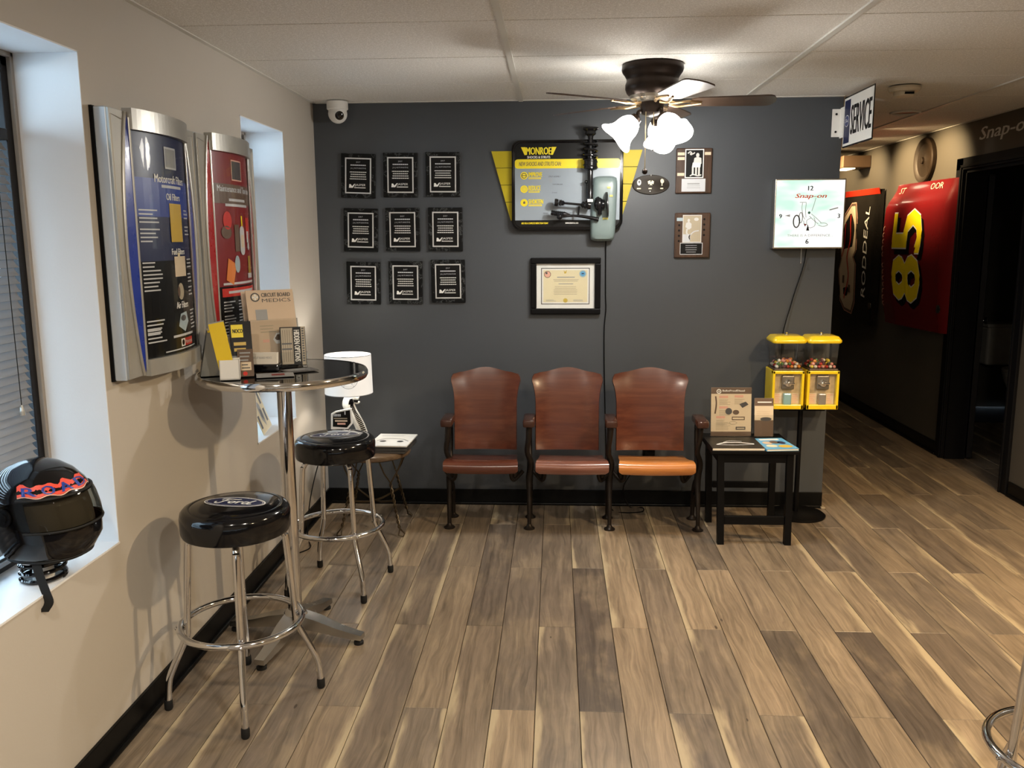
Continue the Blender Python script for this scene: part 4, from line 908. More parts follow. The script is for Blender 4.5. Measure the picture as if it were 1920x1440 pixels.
for k in range(5):
    m5 = Matrix.Translation((FX, FY, ZBL)) @ Matrix.Rotation(math.radians(213+72*k), 4, 'Z') @ Matrix.Rotation(math.radians(-10), 4, 'X')
    pl = []
    for i in range(25):
        f = i/24; x = .170+f*.365; hw = .052+.016*f; 
        if f > .88: hw *= math.sqrt(max(0, 1-((f-.88)/.12)**2))*.75+.25
        if f < .08: hw *= .7+.3*f/.08
        pl.append((x, hw))
    poly = pl+[(x, -h) for x, h in reversed(pl)]; r = nb(); loft(r, [[m5 @ Vector((x, y, z)) for x, y in poly] for z in (-.003, .003)])
    bd = obj('fan_blade', r, mBLADE, fan)
    r = nb()
    for s_ in (-1, 1): tube([m5 @ Vector(p) for p in ((.075, s_*.012, -.004), (.115, s_*.026, -.010), (.160, s_*.026, -.006), (.215, s_*.010, -.005))], [.008, .006, .006, .005], 8, r, k=4)
    obj('blade_iron', r, M('blade_iron_bronze', (.30, .20, .10), .3, .9), bd, smooth=True)
mSHG = M('lit_frosted_glass', (.95, .93, .88), .5, var=.02, emis=18., ecol=(1.0, .96, .89))
for k, az in enumerate((192, 306, 66)):
    a = math.radians(az); d = Vector((math.cos(a), math.sin(a), 0)); ax = (d*.72-Vector((0, 0, .70))).normalized(); hub = Vector((FX, FY, H-.198))+d*.040; nk = Vector((FX, FY, H-.224))+d*.066
    arm = obj('light_arm', tube([hub, hub+d*.02-Vector((0, 0, .004)), nk, nk+ax*.012], .009, 10, k=4), mBRZ, fan, smooth=True)
    obj('socket_cup', lathe([(.012, -.004), (.026, .004), (.028, .018), (.026, .022)], 22, nk, None, ax), mBRZ, arm, smooth=30)
    r = nb(); rings = []; q = ax.to_track_quat('Z', 'Y')
    for R_, h_, lob in ((.024, .016, 0), (.036, .026, 0), (.047, .046, 0), (.052, .066, 0), (.053, .084, 0), (.057, .100, .02), (.068, .116, .07), (.079, .127, .12)):
        rings.append([nk+q @ Vector(((R_*(1+lob*math.cos(3*t_)))*math.cos(t_), (R_*(1+lob*math.cos(3*t_)))*math.sin(t_), h_+lob*.05*math.cos(3*t_))) for t_ in [2*PI*i/36 for i in range(36)]])
    loft(r, rings, caps=False); obj('glass_shade', r, mSHG, arm, smooth=60)
    lamp('fan_bulb_lamp', 'SPOT', nk+ax*.10, 21, (1, .96, .89), .035, nk+ax, 165, .5)
for (dx, dy, zb, col) in ((-.030, -.040, 1.862, 1), (.004, -.045, 1.955, 0)):
    ch = obj('pull_chain', tube([(FX+dx, FY+dy, H-.205), (FX+dx, FY+dy, zb)], .0017, 6), M('brass_chain', (.45, .36, .2), .3, .8), fan)
    obj('pull_knob', blob((FX+dx, FY+dy, zb-.010), .0125 if col else .005), mBRZ if col else mALU, ch, smooth=True)

# ================================================================ LEFT WALL: two parts-display cases
def display_case(cy, hue, label):
    t = thing('display_case', label, 'display case', (0, cy, 1.135), group='parts display cases')
    z0, z1 = 1.138, 1.952; zc = (z0+z1)/2; hz = (z1-z0)/2; W = .300; D = .055
    obj('back_board', B(.0005, .010, cy-W-.004, cy+W+.004, z0-.002, z1+.002), mBLK, t)
    obj('body', B(.010, D-.006, cy-W, cy+W, z0, z1, .004), mSILL, t)
    # silver side wings: flat panels with a bowed inner edge
    pw = .197
    def bow(z): return pw+.052*math.cos((z-zc)/hz*PI/2)**.8
    for s_ in (-1, 1):
        zs = [z0+.004+(z1-z0-.008)*i/24 for i in range(25)]
        poly = [(cy+s_*(W-.002), z) for z in (zs[0], zs[-1])]; poly = [(cy+s_*(W-.002), zs[0]), (cy+s_*(W-.002), zs[-1])]+[(cy+s_*(bow(z)+.004), z) for z in reversed(zs)]
        wg = obj('side_wing', prism(poly, (D-.006, 0, 0), (0, 1, 0), (0, 0, 1), .006), mSIL, t)
        obj('wing_bead', tube([(D+.003, cy+s_*(bow(z)+.006), z) for z in zs], .005, 8), mSIL, wg, smooth=True)
        obj('wing_edge', tube([(D, cy+s_*(W-.012), z0+.02), (D, cy+s_*(W-.012), z1-.02), (D, cy+s_*(W-.075), z1-.028)], .0022, 6), mSIL, wg)
    R_ = .62; th = math.asin(pw/R_); off = R_*math.cos(th)
    def surf(y, z, h=0.): a = y/R_*1.0; a = max(-th-.2, min(th+.2, a*th/(pw/R_))); return Vector((D+.004+R_*math.cos(a)-off+h, cy+R_*math.sin(a)*pw/(R_*math.sin(th)), z))
    # coloured side cheeks bulging beside the printed panel
    for s_ in (-1, 1):
        def ck_(u, v, s_=s_): z = z0+.010+(z1-z0-.020)*v; yy = (pw-.006)*(1-u)+bow(z)*u; return (D+.003+.007*(1-u), cy+s_*yy, z)
        obj('colour_cheek', sheet(ck_, 2, 24, None), M('case_'+hue, (.012, .035, .30) if hue == 'blue' else (.34, .012, .015), .28, coat=.3, var=.04), t)
    # printed curved panel
    def pf(u, v): p = surf((u*2-1)*pw*.985, z0+.05+(z1-z0-.10)*v); return p
    pn = obj('printed_panel', sheet(pf, 20, 2, None), ink('navy' if hue == 'blue' else 'dred'), t, smooth=True)
    cv = Canvas((0, 0, 0), (0, 1, 0), (0, 0, 1), warp=lambda x, y, h: surf(x, z0+y, .001+h*1.2), seg=10)
    if hue == 'blue':
        cv.rect(-.19, .50, .19, .62, 'cobalt', 1); cv.rect(-.19, .05, .19, .36, 'black', 1)
        cv.rect(-.030, .655, .055, .725, 'lgrey', 2); cv.rect(-.024, .661, .049, .719, 'grey', 3)
        cv.text('Motorcraft Filters', .012, .622, .026, 'white', 2, .215, bold=.0008); cv.lines(-.06, .09, .598, 1, .02, .009, 'lgrey', 2, .1, 'c'); cv.text('Oil Filters', .018, .566, .022, 'white', 2, .105, bold=.0008)
        cv.rect(-.020, .420, .075, .545, 'gold', 3); cv.text('Fuel Filters', .030, .388, .020, 'white', 2, .105, bold=.0008); cv.rect(-.010, .305, .085, .372, 'beige', 3); cv.rect(.018, .372, .035, .384, 'cream', 3)
        cv.disc(.025, .255, .024, 'kraft', 3, .028); cv.disc(.008, .255, .010, 'brown', 4, .018); cv.text('Air Filters', .035, .210, .022, 'white', 2, .100, bold=.0008)
        cv.poly([(-.010, .140), (.04, .118), (.075, .150), (.060, .185), (.01, .180)], 'steel', 3); cv.disc(.03, .165, .022, 'dgrey', 4, .010)
        for y in (.520, .460, .355, .305, .170, .140): cv.lines(-.180, -.085, y, 4, .0125, .0045, 'lgrey', 2, .45)
        for y in (.525, .470, .360, .310, .265, .185, .150): cv.lines(.105, .175, y, 3, .0125, .0045, 'lgrey', 2, .45)
        cv.lines(-.05, .13, .108, 1, .02, .008, 'lgrey', 2, .05); cv.rect(.0, .070, .030, .096, 'white', 3); cv.disc(.015, .083, .010, 'black', 4); cv.rect(.030, .070, .105, .096, 'red', 3); cv.text('Motorcraft', .067, .083, .013, 'white', 4, .066); cv.lines(-.10, .15, .063, 1, .02, .004, 'lgrey', 2, .05)
    else:
        cv.rect(-.19, .05, .19, .245, 'black', 1); cv.rect(-.19, .565, .19, .640, 'brown', 1)
        cv.frame(-.060, .655, .040, .735, .005, 'salmon', 2); cv.rect(-.055, .66, .035, .73, 'dgrey', 2)
        cv.text('Maintenance and Tune Items', .0, .622, .024, 'lgrey', 2, .330, bold=.0008); cv.lines(-.12, .10, .580, 2, .020, .010, 'lgrey', 2, .3, 'c')
        cv.disc(-.11, .500, .030, 'red', 3, .035); cv.disc(-.12, .455, .035, 'brown', 3, .025); cv.rect(-.06, .380, -.02, .485, 'brown', 3); cv.poly(rrect(-.015, .035, .365, .480, .022), 'lgrey', 4); cv.rect(-.006, .395, .026, .445, 'beige', 5); cv.rect(.005, .480, .018, .520, 'yellow', 4)
        cv.rect(.060, .430, .115, .515, 'red', 3); cv.rect(.068, .415, .10, .46, 'lgrey', 4); cv.disc(.09, .400, .016, 'lgrey', 4); cv.poly([(-.14, .270), (-.09, .250), (-.06, .33), (-.12, .355)], 'orange', 3); cv.disc(-.050, .330, .022, 'steel', 3, .034); cv.rect(.075, .29, .09, .36, 'gold', 3); cv.rect(.10, .29, .115, .36, 'gold', 3); cv.rect(.06, .27, .13, .29, 'lgrey', 3)
        cv.lines(-.16, .15, .255, 1, .02, .009, 'lgrey', 2, .05); cv.rect(-.17, .205, .17, .238, 'red', 2); cv.lines(-.13, .13, .222, 1, .02, .010, 'lgrey', 3, .05)
        for y in (.185, .130, .080): cv.lines(-.165, -.08, y, 4, .012, .005, 'lgrey', 2, .4); cv.lines(-.06, .05, y, 4, .012, .005, 'lgrey', 2, .4); cv.lines(.07, .16, y, 4, .012, .005, 'grey', 2, .4)
    cv.done('panel_print', pn)
    def cf(u, v): return surf((u*2-1)*pw, z0+.045+(z1-z0-.09)*v, .014)
    obj('clear_cover', sheet(cf, 20, 2, None), mCLR, t, smooth=True)
    for s_ in (-1, 1):
        p = [surf(s_*pw*.995, z0+.02+(z1-z0-.04)*i/6, .005) for i in range(7)]; obj('panel_rail', tube(p, .0042, 8), mSIL, t, smooth=True)
    for zc0, zc1 in ((z0+.0, z0+.052), (z1-.055, z1+.008)):
        r = nb()
        def cap(u, v): p = surf((u*2-1)*pw*1.01, zc0+(zc1-zc0)*v, .016); return p
        sheet(cap, 20, 1, -.0, r) if False else None
        o_ = [surf((i/20*2-1)*pw*1.01, 0, .018) for i in range(21)]; ring = [(p.x, p.y) for p in o_]+[(D-.01, cy+pw*1.01), (D-.01, cy-pw*1.01)]
        loft(r, [[(x, y, z) for x, y in ring] for z in (zc0, zc1)]); obj('end_cap', r, mSIL, t)
    return t
display_case(-2.100, 'blue', 'silver and blue curved filter display case near the helmet window')
display_case(-1.480, 'red', 'silver and red curved parts display case by the far window')

# ---- photo sheet standing in the far window
ps = thing('photo_sheet', 'cream picture sheet leaning in the far window', 'picture', (-.07, -.86, .646))
O_ = Vector((-.022, -1.015, .648)); U_ = Vector((-.045, .27, 0)).normalized(); V_ = Vector((-.36, .02, 1)).normalized(); V_ = (V_-U_*V_.dot(U_)).normalized()
N_ = U_.cross(V_)
r = nb(); loft(r, [[O_+U_*a+V_*b+N_*h for a, b in ((0, 0), (.235, 0), (.235, .215), (0, .215))] for h in (-.002, 0)]); obj('sheet', r, ink('cream'), ps)
cv = Canvas(O_, U_, V_); cv.poly([(.09, .06), (.135, .02), (.155, .075), (.145, .13), (.10, .16), (.085, .12)], 'grey', 1); cv.poly([(.10, .075), (.13, .05), (.14, .10), (.11, .115)], 'dgrey', 2)
for x, y in ((.015, .025), (.015, .115), (.175, .035), (.175, .125)): cv.rect(x, y, x+.035, y+.065, 'dgrey', 1)
cv.lines(.06, .17, .195, 1, .01, .006, 'grey', 1); cv.done('sheet_print', ps)

# ================================================================ HELMET ON A SPRING STAND
hs = thing('helmet_stand', 'black coil spring stand with a white post on the window sill', 'stand', (-.062, -2.735, .639))
hx, hy = -.062, -2.735; z0 = .639
obj('spring', tube([Vector((hx+.056*math.cos(t_), hy+.056*math.sin(t_), z0+.0065+.050*max(0, t_-2*PI*.8)/(2*PI*2.2))) for t_ in [i*2*PI*3/72 for i in range(73)]], .0062, 8), mBLKG, hs, smooth=True)
obj('post', lathe([(.028, 0), (.026, .055)], 20, (hx, hy, z0)), mWHT, hs)
hm = thing('racing_helmet', 'glossy black full-face racing helmet with a red and blue decal', 'helmet', (hx+.022, hy, .718), math.radians(-4))
LV = [tuple(q_*.955 for q_ in L__) for L__ in [(0, .112, -.098, .098), (.012, .124, -.112, .110), (.05, .146, -.128, .121), (.09, .146, -.140, .1255), (.13, .138, -.146, .128), (.17, .126, -.146, .126), (.205, .104, -.137, .117), (.235, .074, -.116, .098), (.257, .040, -.084, .070), (.268, .012, -.054, .042), (.2725, -.016, -.026, .008)]]
def hrow(z):
    for a, b in zip(LV, LV[1:]):
        if a[0] <= z <= b[0]:
            f = (z-a[0])/(b[0]-a[0]); return [a[i]+(b[i]-a[i])*f for i in range(4)]
    return list(LV[-1])
def hp(ang, z, off=0.):
    _, xf, xb, hw = hrow(z); cx = (xf+xb)/2; rx = (xf-xb)/2+off; c_, s_ = math.cos(ang), math.sin(ang); e = .86
    return Vector((cx+rx*math.copysign(abs(c_)**e, c_), (hw+off)*math.copysign(abs(s_)**e, s_), z))
NA = 56; r = nb(); zl = [q_*.955 for q_ in [0, .006, .012, .03, .05, .07, .09, .098, .11, .13, .15, .17, .178, .19, .205, .22, .235, .247, .257, .263, .268, .2705, .2725]]; rows = [[r.verts.new(hp(2*PI*i/NA, z)) for i in range(NA)] for z in zl]
for j in range(len(zl)-1):
    for i in range(NA):
        a = (i+.5)*360/NA; a = a-360 if a > 180 else a
        if abs(a) < 76 and .094 <= (zl[j]+zl[j+1])/2 <= .170: continue
        r.faces.new((rows[j][i], rows[j][(i+1) % NA], rows[j+1][(i+1) % NA], rows[j+1][i]))
r.faces.new(rows[-1]); sh = obj('shell', r, mBLKG, hm, True, smooth=60)
obj('lining', sheet(lambda u, v: hp(2*PI*u, .004+.25*v, -.016), 40, 10, None), M('helmet_lining', (.09, .085, .075), .9), hm, True, smooth=True)
mVIS = glassmat('smoked_visor', (.52, .49, .42), .05)
obj('visor', sheet(lambda u, v: hp(math.radians(-97+194*u), .086+.094*v-(.03*(abs(u*2-1))**6)*(v-.5), .005), 44, 8, None), mVIS, hm, True, smooth=True)
obj('visor_gasket', tube([hp(math.radians(a), .177, .003) for a in range(-84, 85, 6)], .004, 8), mRUB, hm, True, smooth=True)
obj('visor_gasket', tube([hp(math.radians(a), .090, .003) for a in range(-84, 85, 6)], .004, 8), mRUB, hm, True, smooth=True)
for s_ in (-1, 1):
    p = hp(s_*math.radians(97), .133, .006); n = Vector((-.12, s_, 0)).normalized()
    obj('visor_pivot', lathe([(.024, -.003), (.024, .002), (.015, .003), (.015, .007), (.006, .008)], 22, p, None, n), mBLK, hm, True, smooth=30)
cv = Canvas((0, 0, 0), (1, 0, 0), (0, 0, 1), warp=lambda x, y, h: hp(x, y, .0012+h), seg=24)
A0, A1 = math.radians(-82), math.radians(24)
cv.put([(A0+(A1-A0)*i/24, .186+.003*math.sin(i*.9)+(0 if k else .026+.003*math.sin(i*1.3))) for k in (1, 0) for i in range(25)], [(i, i+1, 26+i, 25+i) for i in range(24)], 'lred', 1)
for i, ch_ in enumerate('ROAD'): cv.text(ch_, A0+(A1-A0)*(.14+.24*i), .1985, .021, 'cobalt', 3, .30, bold=.012)
cv.put([(A0+(A1-A0)*i/24, .183+d_+.003*math.sin(i*.9)) for d_ in (0, .0025) for i in range(25)], [(i, i+1, 26+i, 25+i) for i in range(24)], 'pink', 2)
cv.done('decal', sh, True)
obj('bottom_trim', tube([hp(2*PI*i/48, .001) for i in range(48)], .005, 8, closed=True), mRUB, hm, True, smooth=True)
sp_ = [Vector((.02, -.085, .01)), Vector((.035, -.095, -.03)), Vector((.055, -.105, -.07)), Vector((.068, -.112, -.10)), Vector((.055, -.118, -.125))]
def strap(u, v): P_ = smooth_path(sp_, 5); f = v*(len(P_)-1); j = min(int(f), len(P_)-2); p = P_[j].lerp(P_[j+1], f-j); return p+Vector((.012*(u-.5)*2, .004*(u-.5), 0))
obj('chin_strap', sheet(strap, 2, 16, .002), mRUB, hm, True)

# ================================================================ THINGS ON THE PUB TABLE
def leaf_mat(c): return ink(c)
def upright(name, label, cat, O, ang, w_, h_, lean, th, col, art=None, group=None, acrylic=None):
    """a sheet of w x h standing at O (left lower corner), turned by ang about z, leaning back"""
    U = Vector((math.cos(ang), math.sin(ang), 0)); B_ = Vector((-U.y, U.x, 0)); V = Vector((0, 0, 1))*math.cos(lean)+B_*math.sin(lean); N = U.cross(V); O = Vector(O)
    t = thing(name, label, cat, O+U*w_/2, ang, group)
    r = nb(); loft(r, [[O+U*a+V*b+N*h for a, b in ((0, 0), (w_, 0), (w_, h_), (0, h_))] for h in (-th, 0)]); obj('sheet', r, ink(col), t)
    if art: cv = Canvas(O, U, V); art(cv, w_, h_); cv.done('sheet_print', t)
    if acrylic:
        ha = acrylic; r = nb()
        for (u0, u1, v0, v1, n0, n1) in ((-.004, w_+.004, -.004, ha, .004, .006), (-.004, w_+.004, -.004, h_*.97, -th-.004, -th-.002), (-.004, -.002, -.004, ha, -th-.004, .006), (w_+.002, w_+.004, -.004, ha, -th-.004, .006)):
            loft(r, [[O+U*a+V*b+N*n for a, b in ((u0, v0), (u1, v0), (u1, v1), (u0, v1))] for n in (n0, n1)])
        obj('acrylic_holder', r, mCLR, t)
        r = nb(); loft(r, [[O+U*a+B_*b+Vector((0, 0, c)) for a, b in ((-.004, -.010), (w_+.004, -.010), (w_+.004, .022), (-.004, .022))] for c in (-.0015, .0005)]); obj('foot', r, mCLR, t)
    return t
def art_medics(cv, w_, h_):
    cv.disc(.035, h_-.028, .018, 'dgrey', 1); cv.disc(.035, h_-.028, .013, 'beige', 2); cv.rect(.023, h_-.031, .047, h_-.025, 'white', 3); cv.rect(.032, h_-.040, .038, h_-.016, 'white', 3)
    cv.text('CIRCUIT BOARD', .060, h_-.020, .016, 'dgrey', 1, w_-.072, 'l', bold=.0006); cv.text('MEDICS', .060, h_-.042, .014, 'dgrey', 1, w_-.072, 'l')
    cv.rect(.03, h_*.60, .075, h_*.74, 'grey', 1); cv.lines(.04, w_*.6, h_*.52, 3, .012, .004, 'kraft', 1, .3); cv.rect(.03, h_*.26, .085, h_*.40, 'tan', 1); cv.rect(.045, h_*.30, .07, h_*.34, 'salmon', 2); cv.lines(.03, w_*.7, h_*.2, 5, .012, .003, 'tan', 1, .3)
def art_medics2(cv, w_, h_):
    art_medics(cv, w_, h_); cv.poly([(.085, .10), (.100, .125), (.150, .128), (.160, .105), (.150, .085), (.095, .082)], 'white', 3); cv.poly([(.092, .104), (.103, .119), (.147, .121), (.153, .106), (.146, .098), (.098, .096)], 'brown', 4)
ZP = ZT+.0035
upright('brochure_holder', 'acrylic holder of tan circuit board leaflets, rear left one', 'brochure holder', (.168, -1.675, ZP+.004), math.radians(33), .185, .292, .28, .006, 'tan', art_medics, 'brochure holders on the pub table', .18)
upright('brochure_holder', 'acrylic holder of tan circuit board leaflets, front right one', 'brochure holder', (.200, -1.712, ZP+.004), math.radians(33), .185, .298, .28, .006, 'tan', art_medics2, 'brochure holders on the pub table', .18)
def art_hidden(cv, w_, h_):
    cv.rect(.004, .004, w_*.50, h_-.004, 'kraft', 1)
    for i in range(5): cv.rect(.010+i*.0085, .012, .0115+i*.0085, h_-.012, 'brown', 2)
    for z in (.42, .56): cv.lines(.006, w_*.46, h_*z, 1, .01, .006, 'dgrey', 3, .02)
    cv.text('HIDDEN OPTIONS', w_*.66, h_*.5, .021, 'white', 2, h_*.82, rot=-PI/2, bold=.0007); cv.rect(w_*.83, .0, w_*.98, h_, 'kraft', 1); cv.lines(w_*.86, w_*.95, h_*.95, 14, h_*.065, .006, 'dgrey', 2, .1)
upright('brochure_holder', 'acrylic holder with a black and tan hidden options card', 'brochure holder', (.300, -1.690, ZP+.004), math.radians(20), .096, .150, .26, .012, 'black', art_hidden, 'brochure holders on the pub table', .05)
cb = thing('card_box', 'small white and black box of business cards on the pub table', 'card box', (.258, -1.815, ZP), math.radians(4))
cb.scale = (1.3, 1.2, 1.35); WM[cb] = cb.matrix_basis.copy()
obj('tray', B(-.058, .058, -.022, .028, 0, .022, .005), mBLKG, cb, True); r = nb(); loft(r, [[(-.050, -.016, .010), (.052, -.016, .010), (.052, .004, .010), (-.050, .004, .010)], [(-.050, -.008, .052), (.052, -.008, .052), (.052, .014, .052), (-.050, .014, .052)]]); obj('cards', r, mPAPER, cb, True)
cv = Canvas((0, -.0162, .010), UX, Vector((0, .187, .982))); cv.disc(-.034, .028, .008, 'dgrey', 1); cv.disc(-.034, .028, .005, 'white', 2); cv.text('CIRCUIT BOARD MEDICS', .010, .030, .006, 'grey', 1, .056); cv.done('card_print', cb, True)
# white pocket holder with a yellow booklet, tipped toward the room
wb = thing('brochure_box', 'white pocket box holding a yellow-edged brochure on the pub table', 'brochure box', (.212, -1.990, ZP), math.radians(18))
r = nb(); box(r, -.034, .034, -.024, .024, 0, .004); box(r, -.034, .034, -.024, -.021, 0, .070); box(r, -.034, .034, .021, .024, 0, .072); box(r, -.034, -.031, -.024, .024, 0, .070); box(r, .031, .034, -.024, .024, 0, .070); obj('pocket', r, mWHT, wb, True)
ml = Matrix.Translation((-.004, -.002, .006)) @ Matrix.Rotation(math.radians(-10), 4, 'Y') @ Matrix.Rotation(math.radians(-4), 4, 'X')
obj('brochure', B(-.026, .026, -.012, .006, 0, .196, 0, ml), mYEL, wb, True); obj('brochure', B(-.026, .026, .0065, .0105, 0, .200, 0, ml), M('grey_card', (.28, .30, .32), .4), wb, True)
gs = thing('tent_stand', 'grey folded tent card standing at the window side of the table', 'stand', (.098, -1.885, ZP), math.radians(25))
r = nb(); loft(r, [[(-.036, -.045, 0), (.036, -.045, 0), (.005, -.040, .160), (-.005, -.040, .160)], [(-.036, .045, 0), (.036, .045, 0), (.005, .040, .160), (-.005, .040, .160)]]); obj('card', r, M('grey_tent_card', (.17, .17, .155), .45), gs, True); obj('top_rod', cyl((0, -.044, .161), (0, .044, .161), .004, 10), mYEL, gs, True)
def art_noco(cv, w_, h_):
    cv.rect(.006, h_*.70, w_*.62, h_*.94, 'yellow', 1); cv.text('NOCO', .006+w_*.30, h_*.82, .015, 'black', 2, w_*.46, bold=.0008)
    for y in (.58, .47): cv.lines(.012, w_*.75, h_*y, 1, .01, .012, 'gold', 1, .1)
    cv.rect(0, h_*.30, w_, h_*.36, 'grey', 1)
upright('leaflet', 'black and yellow battery charger leaflet standing behind the white box', 'leaflet', (.196, -1.925, ZP+.002), math.radians(25), .076, .198, .30, .004, 'black', art_noco)
def art_pack(cv, w_, h_):
    cv.lines(.008, w_*.85, h_*.86, 3, .014, .006, 'grey', 1, .3); cv.rect(w_*.2, h_*.22, w_*.85, h_*.52, 'beige', 1); cv.lines(w_*.25, w_*.8, h_*.42, 2, .012, .004, 'dgrey', 2); cv.disc(w_*.45, h_*.10, .008, 'red', 1)
upright('blister_pack', 'dark printed package leaning in front of the charger leaflet', 'package', (.226, -1.952, ZP+.002), math.radians(20), .055, .105, .50, .006, 'brown', art_pack)
def art_fly(cv, a, b): cv.rect(-a*.9, -b*.9, a*.9, b*.9, 'grey', 1); cv.rect(-a*.2, -b*.6, a*.5, b*.4, 'dred', 2); cv.lines(-a*.8, a*.8, b*.8, 3, b*.18, b*.08, 'lgrey', 2)
mag('flyer', 'grey flyer with a red picture lying on the pub table', 'flyer', .345, -1.905, ZP, .130, .085, .0026, math.radians(20), 'grey', mPAPER, 'flyers on the pub table', art_fly)
mag('flyer', 'dark flyer lying under the hidden options holder on the pub table', 'flyer', .400, -1.790, ZP, .120, .080, .0026, math.radians(38), 'dgrey', mPAPER, 'flyers on the pub table', lambda cv, a, b: cv.lines(-a*.8, a*.8, b*.7, 4, b*.35, b*.15, 'lgrey', 2))

# ================================================================ THINGS ON THE SIDE TABLE
def art_black(cv, a, b):
    cv.stroke([(-a*.7, -b*.35), (-a*.35, -b*.05), (a*.2, .0), (a*.75, -b*.25)], .012, 'white', 1); cv.stroke([(-a*.4, b*.02), (-a*.1, b*.28), (a*.35, b*.2)], .006, 'silver', 1); cv.stroke([(-a*.75, -b*.4), (0, -b*.45), (a*.75, -b*.32)], .008, 'lgrey', 1)
mag('book', 'black book with a white car on its cover on the side table', 'book', 2.282, -.545, .5005, .262, .240, .014, math.radians(1), 'black', mPAPER, None, art_black)
def art_blue(cv, a, b):
    cv.rect(-a, -b, a, b, 'sky', 1); cv.lines(-a*.6, a*.7, b*.72, 1, .01, .03, 'white', 2, .05); cv.disc(-a*.4, b*.1, .025, 'tan', 3, .03); cv.disc(a*.1, b*.2, .025, 'brown', 3, .03); cv.disc(a*.4, -b*.55, a*.45, 'gold', 2, b*.25); cv.disc(-a*.4, -b*.45, a*.35, 'cream', 2, b*.22); cv.disc(a*.5, b*.1, .02, 'navy', 3, .03)
mag('magazine', 'bright blue picture book at the front of the side table', 'magazine', 2.490, -.548, .5005, .165, .235, .011, math.radians(7), 'sky', mPAPER, None, art_blue)
def art_bp(cv, w_, h_):
    cv.rect(0, h_*.87, w_, h_, 'brown', 1); cv.rect(0, 0, w_, h_*.09, 'brown', 1); cv.disc(w_*.19, h_*.92, .013, 'white', 2); cv.disc(w_*.19, h_*.92, .008, 'brown', 3); cv.disc(w_*.19, h_*.92, .004, 'white', 4); cv.text('BulletProofDiesel', w_*.28, h_*.935, .010, 'white', 2, w_*.55, 'l', bold=.0004)
    cv.stroke([(w_*.11, h_*.82), (w_*.13, h_*.66), (w_*.10, h_*.46)], .008, 'brown', 2)
    for x, y in ((.20, .82), (.58, .83), (.20, .60), (.13, .40)): cv.rect(w_*x, h_*(y-.035), w_*(x+.22), h_*(y+.012), 'salmon', 2); cv.lines(w_*x, w_*(x+.3), h_*(y-.07), 5, h_*.025, h_*.009, 'kraft', 2, .4)
    cv.poly([(w_*.70, h_*.66), (w_*.86, h_*.71), (w_*.93, h_*.65), (w_*.78, h_*.58)], 'dgrey', 3); cv.disc(w_*.44, h_*.51, .018, 'dgrey', 3); cv.disc(w_*.62, h_*.49, .017, 'brown', 3, .013); cv.frame(w_*.52, h_*.33, w_*.84, h_*.40, .004, 'brown', 3); cv.ring(w_*.55, h_*.27, .022, .003, 'kraft', 3, .009); cv.frame(w_*.62, h_*.13, w_*.86, h_*.19, .005, 'dgrey', 3); cv.lines(w_*.12, w_*.5, h_*.26, 6, h_*.026, h_*.008, 'kraft', 2, .3)
upright('sign_holder', 'acrylic stand with a tan diesel parts sheet on the side table', 'sign holder', (2.199, -.352, .5045), math.radians(1), .215, .262, .10, .003, 'beige', art_bp, None, .262)
def art_lf(cv, w_, h_):
    cv.rect(0, h_*.80, w_, h_, 'brown', 1); cv.rect(w_*.15, h_*.88, w_*.9, h_*.91, 'white', 2); cv.rect(0, h_*.0, w_, h_*.42, 'brown', 1); cv.disc(w_*.6, h_*.45, w_*.3, 'dgrey', 2, h_*.05); cv.lines(w_*.1, w_*.9, h_*.65, 3, h_*.05, h_*.012, 'tan', 2)
upright('brochure_holder', 'clear leaflet holder with a brown brochure beside the gumball machines', 'brochure holder', (2.432, -.352, .5045), math.radians(1), .100, .205, .12, .006, 'beige', art_lf, None, .115)

# ================================================================ HALLWAY WALL
def bp(z, pts):
    for (a, x), (b, y) in zip(pts, pts[1:]):
        if a <= z <= b: f = (z-a)/(b-a); f = f*f*(3-2*f); return x+(y-x)*f
    return pts[0][1] if z < pts[0][0] else pts[-1][1]
def hood(name_label, y0, y1, z0, z1, depth, mat, art, flange, lip=None):
    t = thing('car_hood', name_label, 'car hood', (XR, (y0+y1)/2, z0), group='race car hoods on the hallway wall')
    def X_(y, z):
        d = bp(z, depth)
        e = min(1, max(0, (y-y0)/flange)); e2 = min(1, max(0, (y1-y)/(flange*.35))); d *= .42+.58*min(1, max(0, (y-y0)/(y1-y0)*1.35)); return XR-.012-(d-.010)*(e**.6)*(.35+.65*e2**.5)
    def f(u, v): y = y1+(y0-y1)*u; z = z0+(z1-z0)*v; return (X_(y, z), y, z)
    obj('panel', sheet(f, 30, 24, .006), mat, t, smooth=35)
    cv = Canvas((0, 0, 0), (0, -1, 0), (0, 0, 1), warp=lambda x, y, h: Vector((X_(-x, y)-.002-h*2.5, -x, y)), seg=10); art(cv); cv.done('hood_graphics', t)
    if lip: obj('nose_strip', sheet(lambda u, v: (X_(y1+(y0+flange*.5-y1)*u, z1-.03)-.004-.012*v, y1+(y0+flange*.5-y1)*u, z1-.04+.05*v), 16, 1, .004), lip, t)
    obj('hood_pin', lathe([(.030, 0), (.030, .006), (.012, .010)], 18, (X_(y0+flange*1.15, z0+.17)-.002, y0+flange*1.15, z0+.17), None, (-1, 0, 0)), mALU, t, smooth=30)
mHR = M('crimson_paint', (.135, .007, .009), .22, coat=.6, var=.08, scale=6); mHB = M('black_paint_worn', (.016, .014, .012), .25, coat=.4, var=.3, scale=8)
def fat(cv, polys, c, lay):
    for p in polys: cv.poly(p, c, lay)
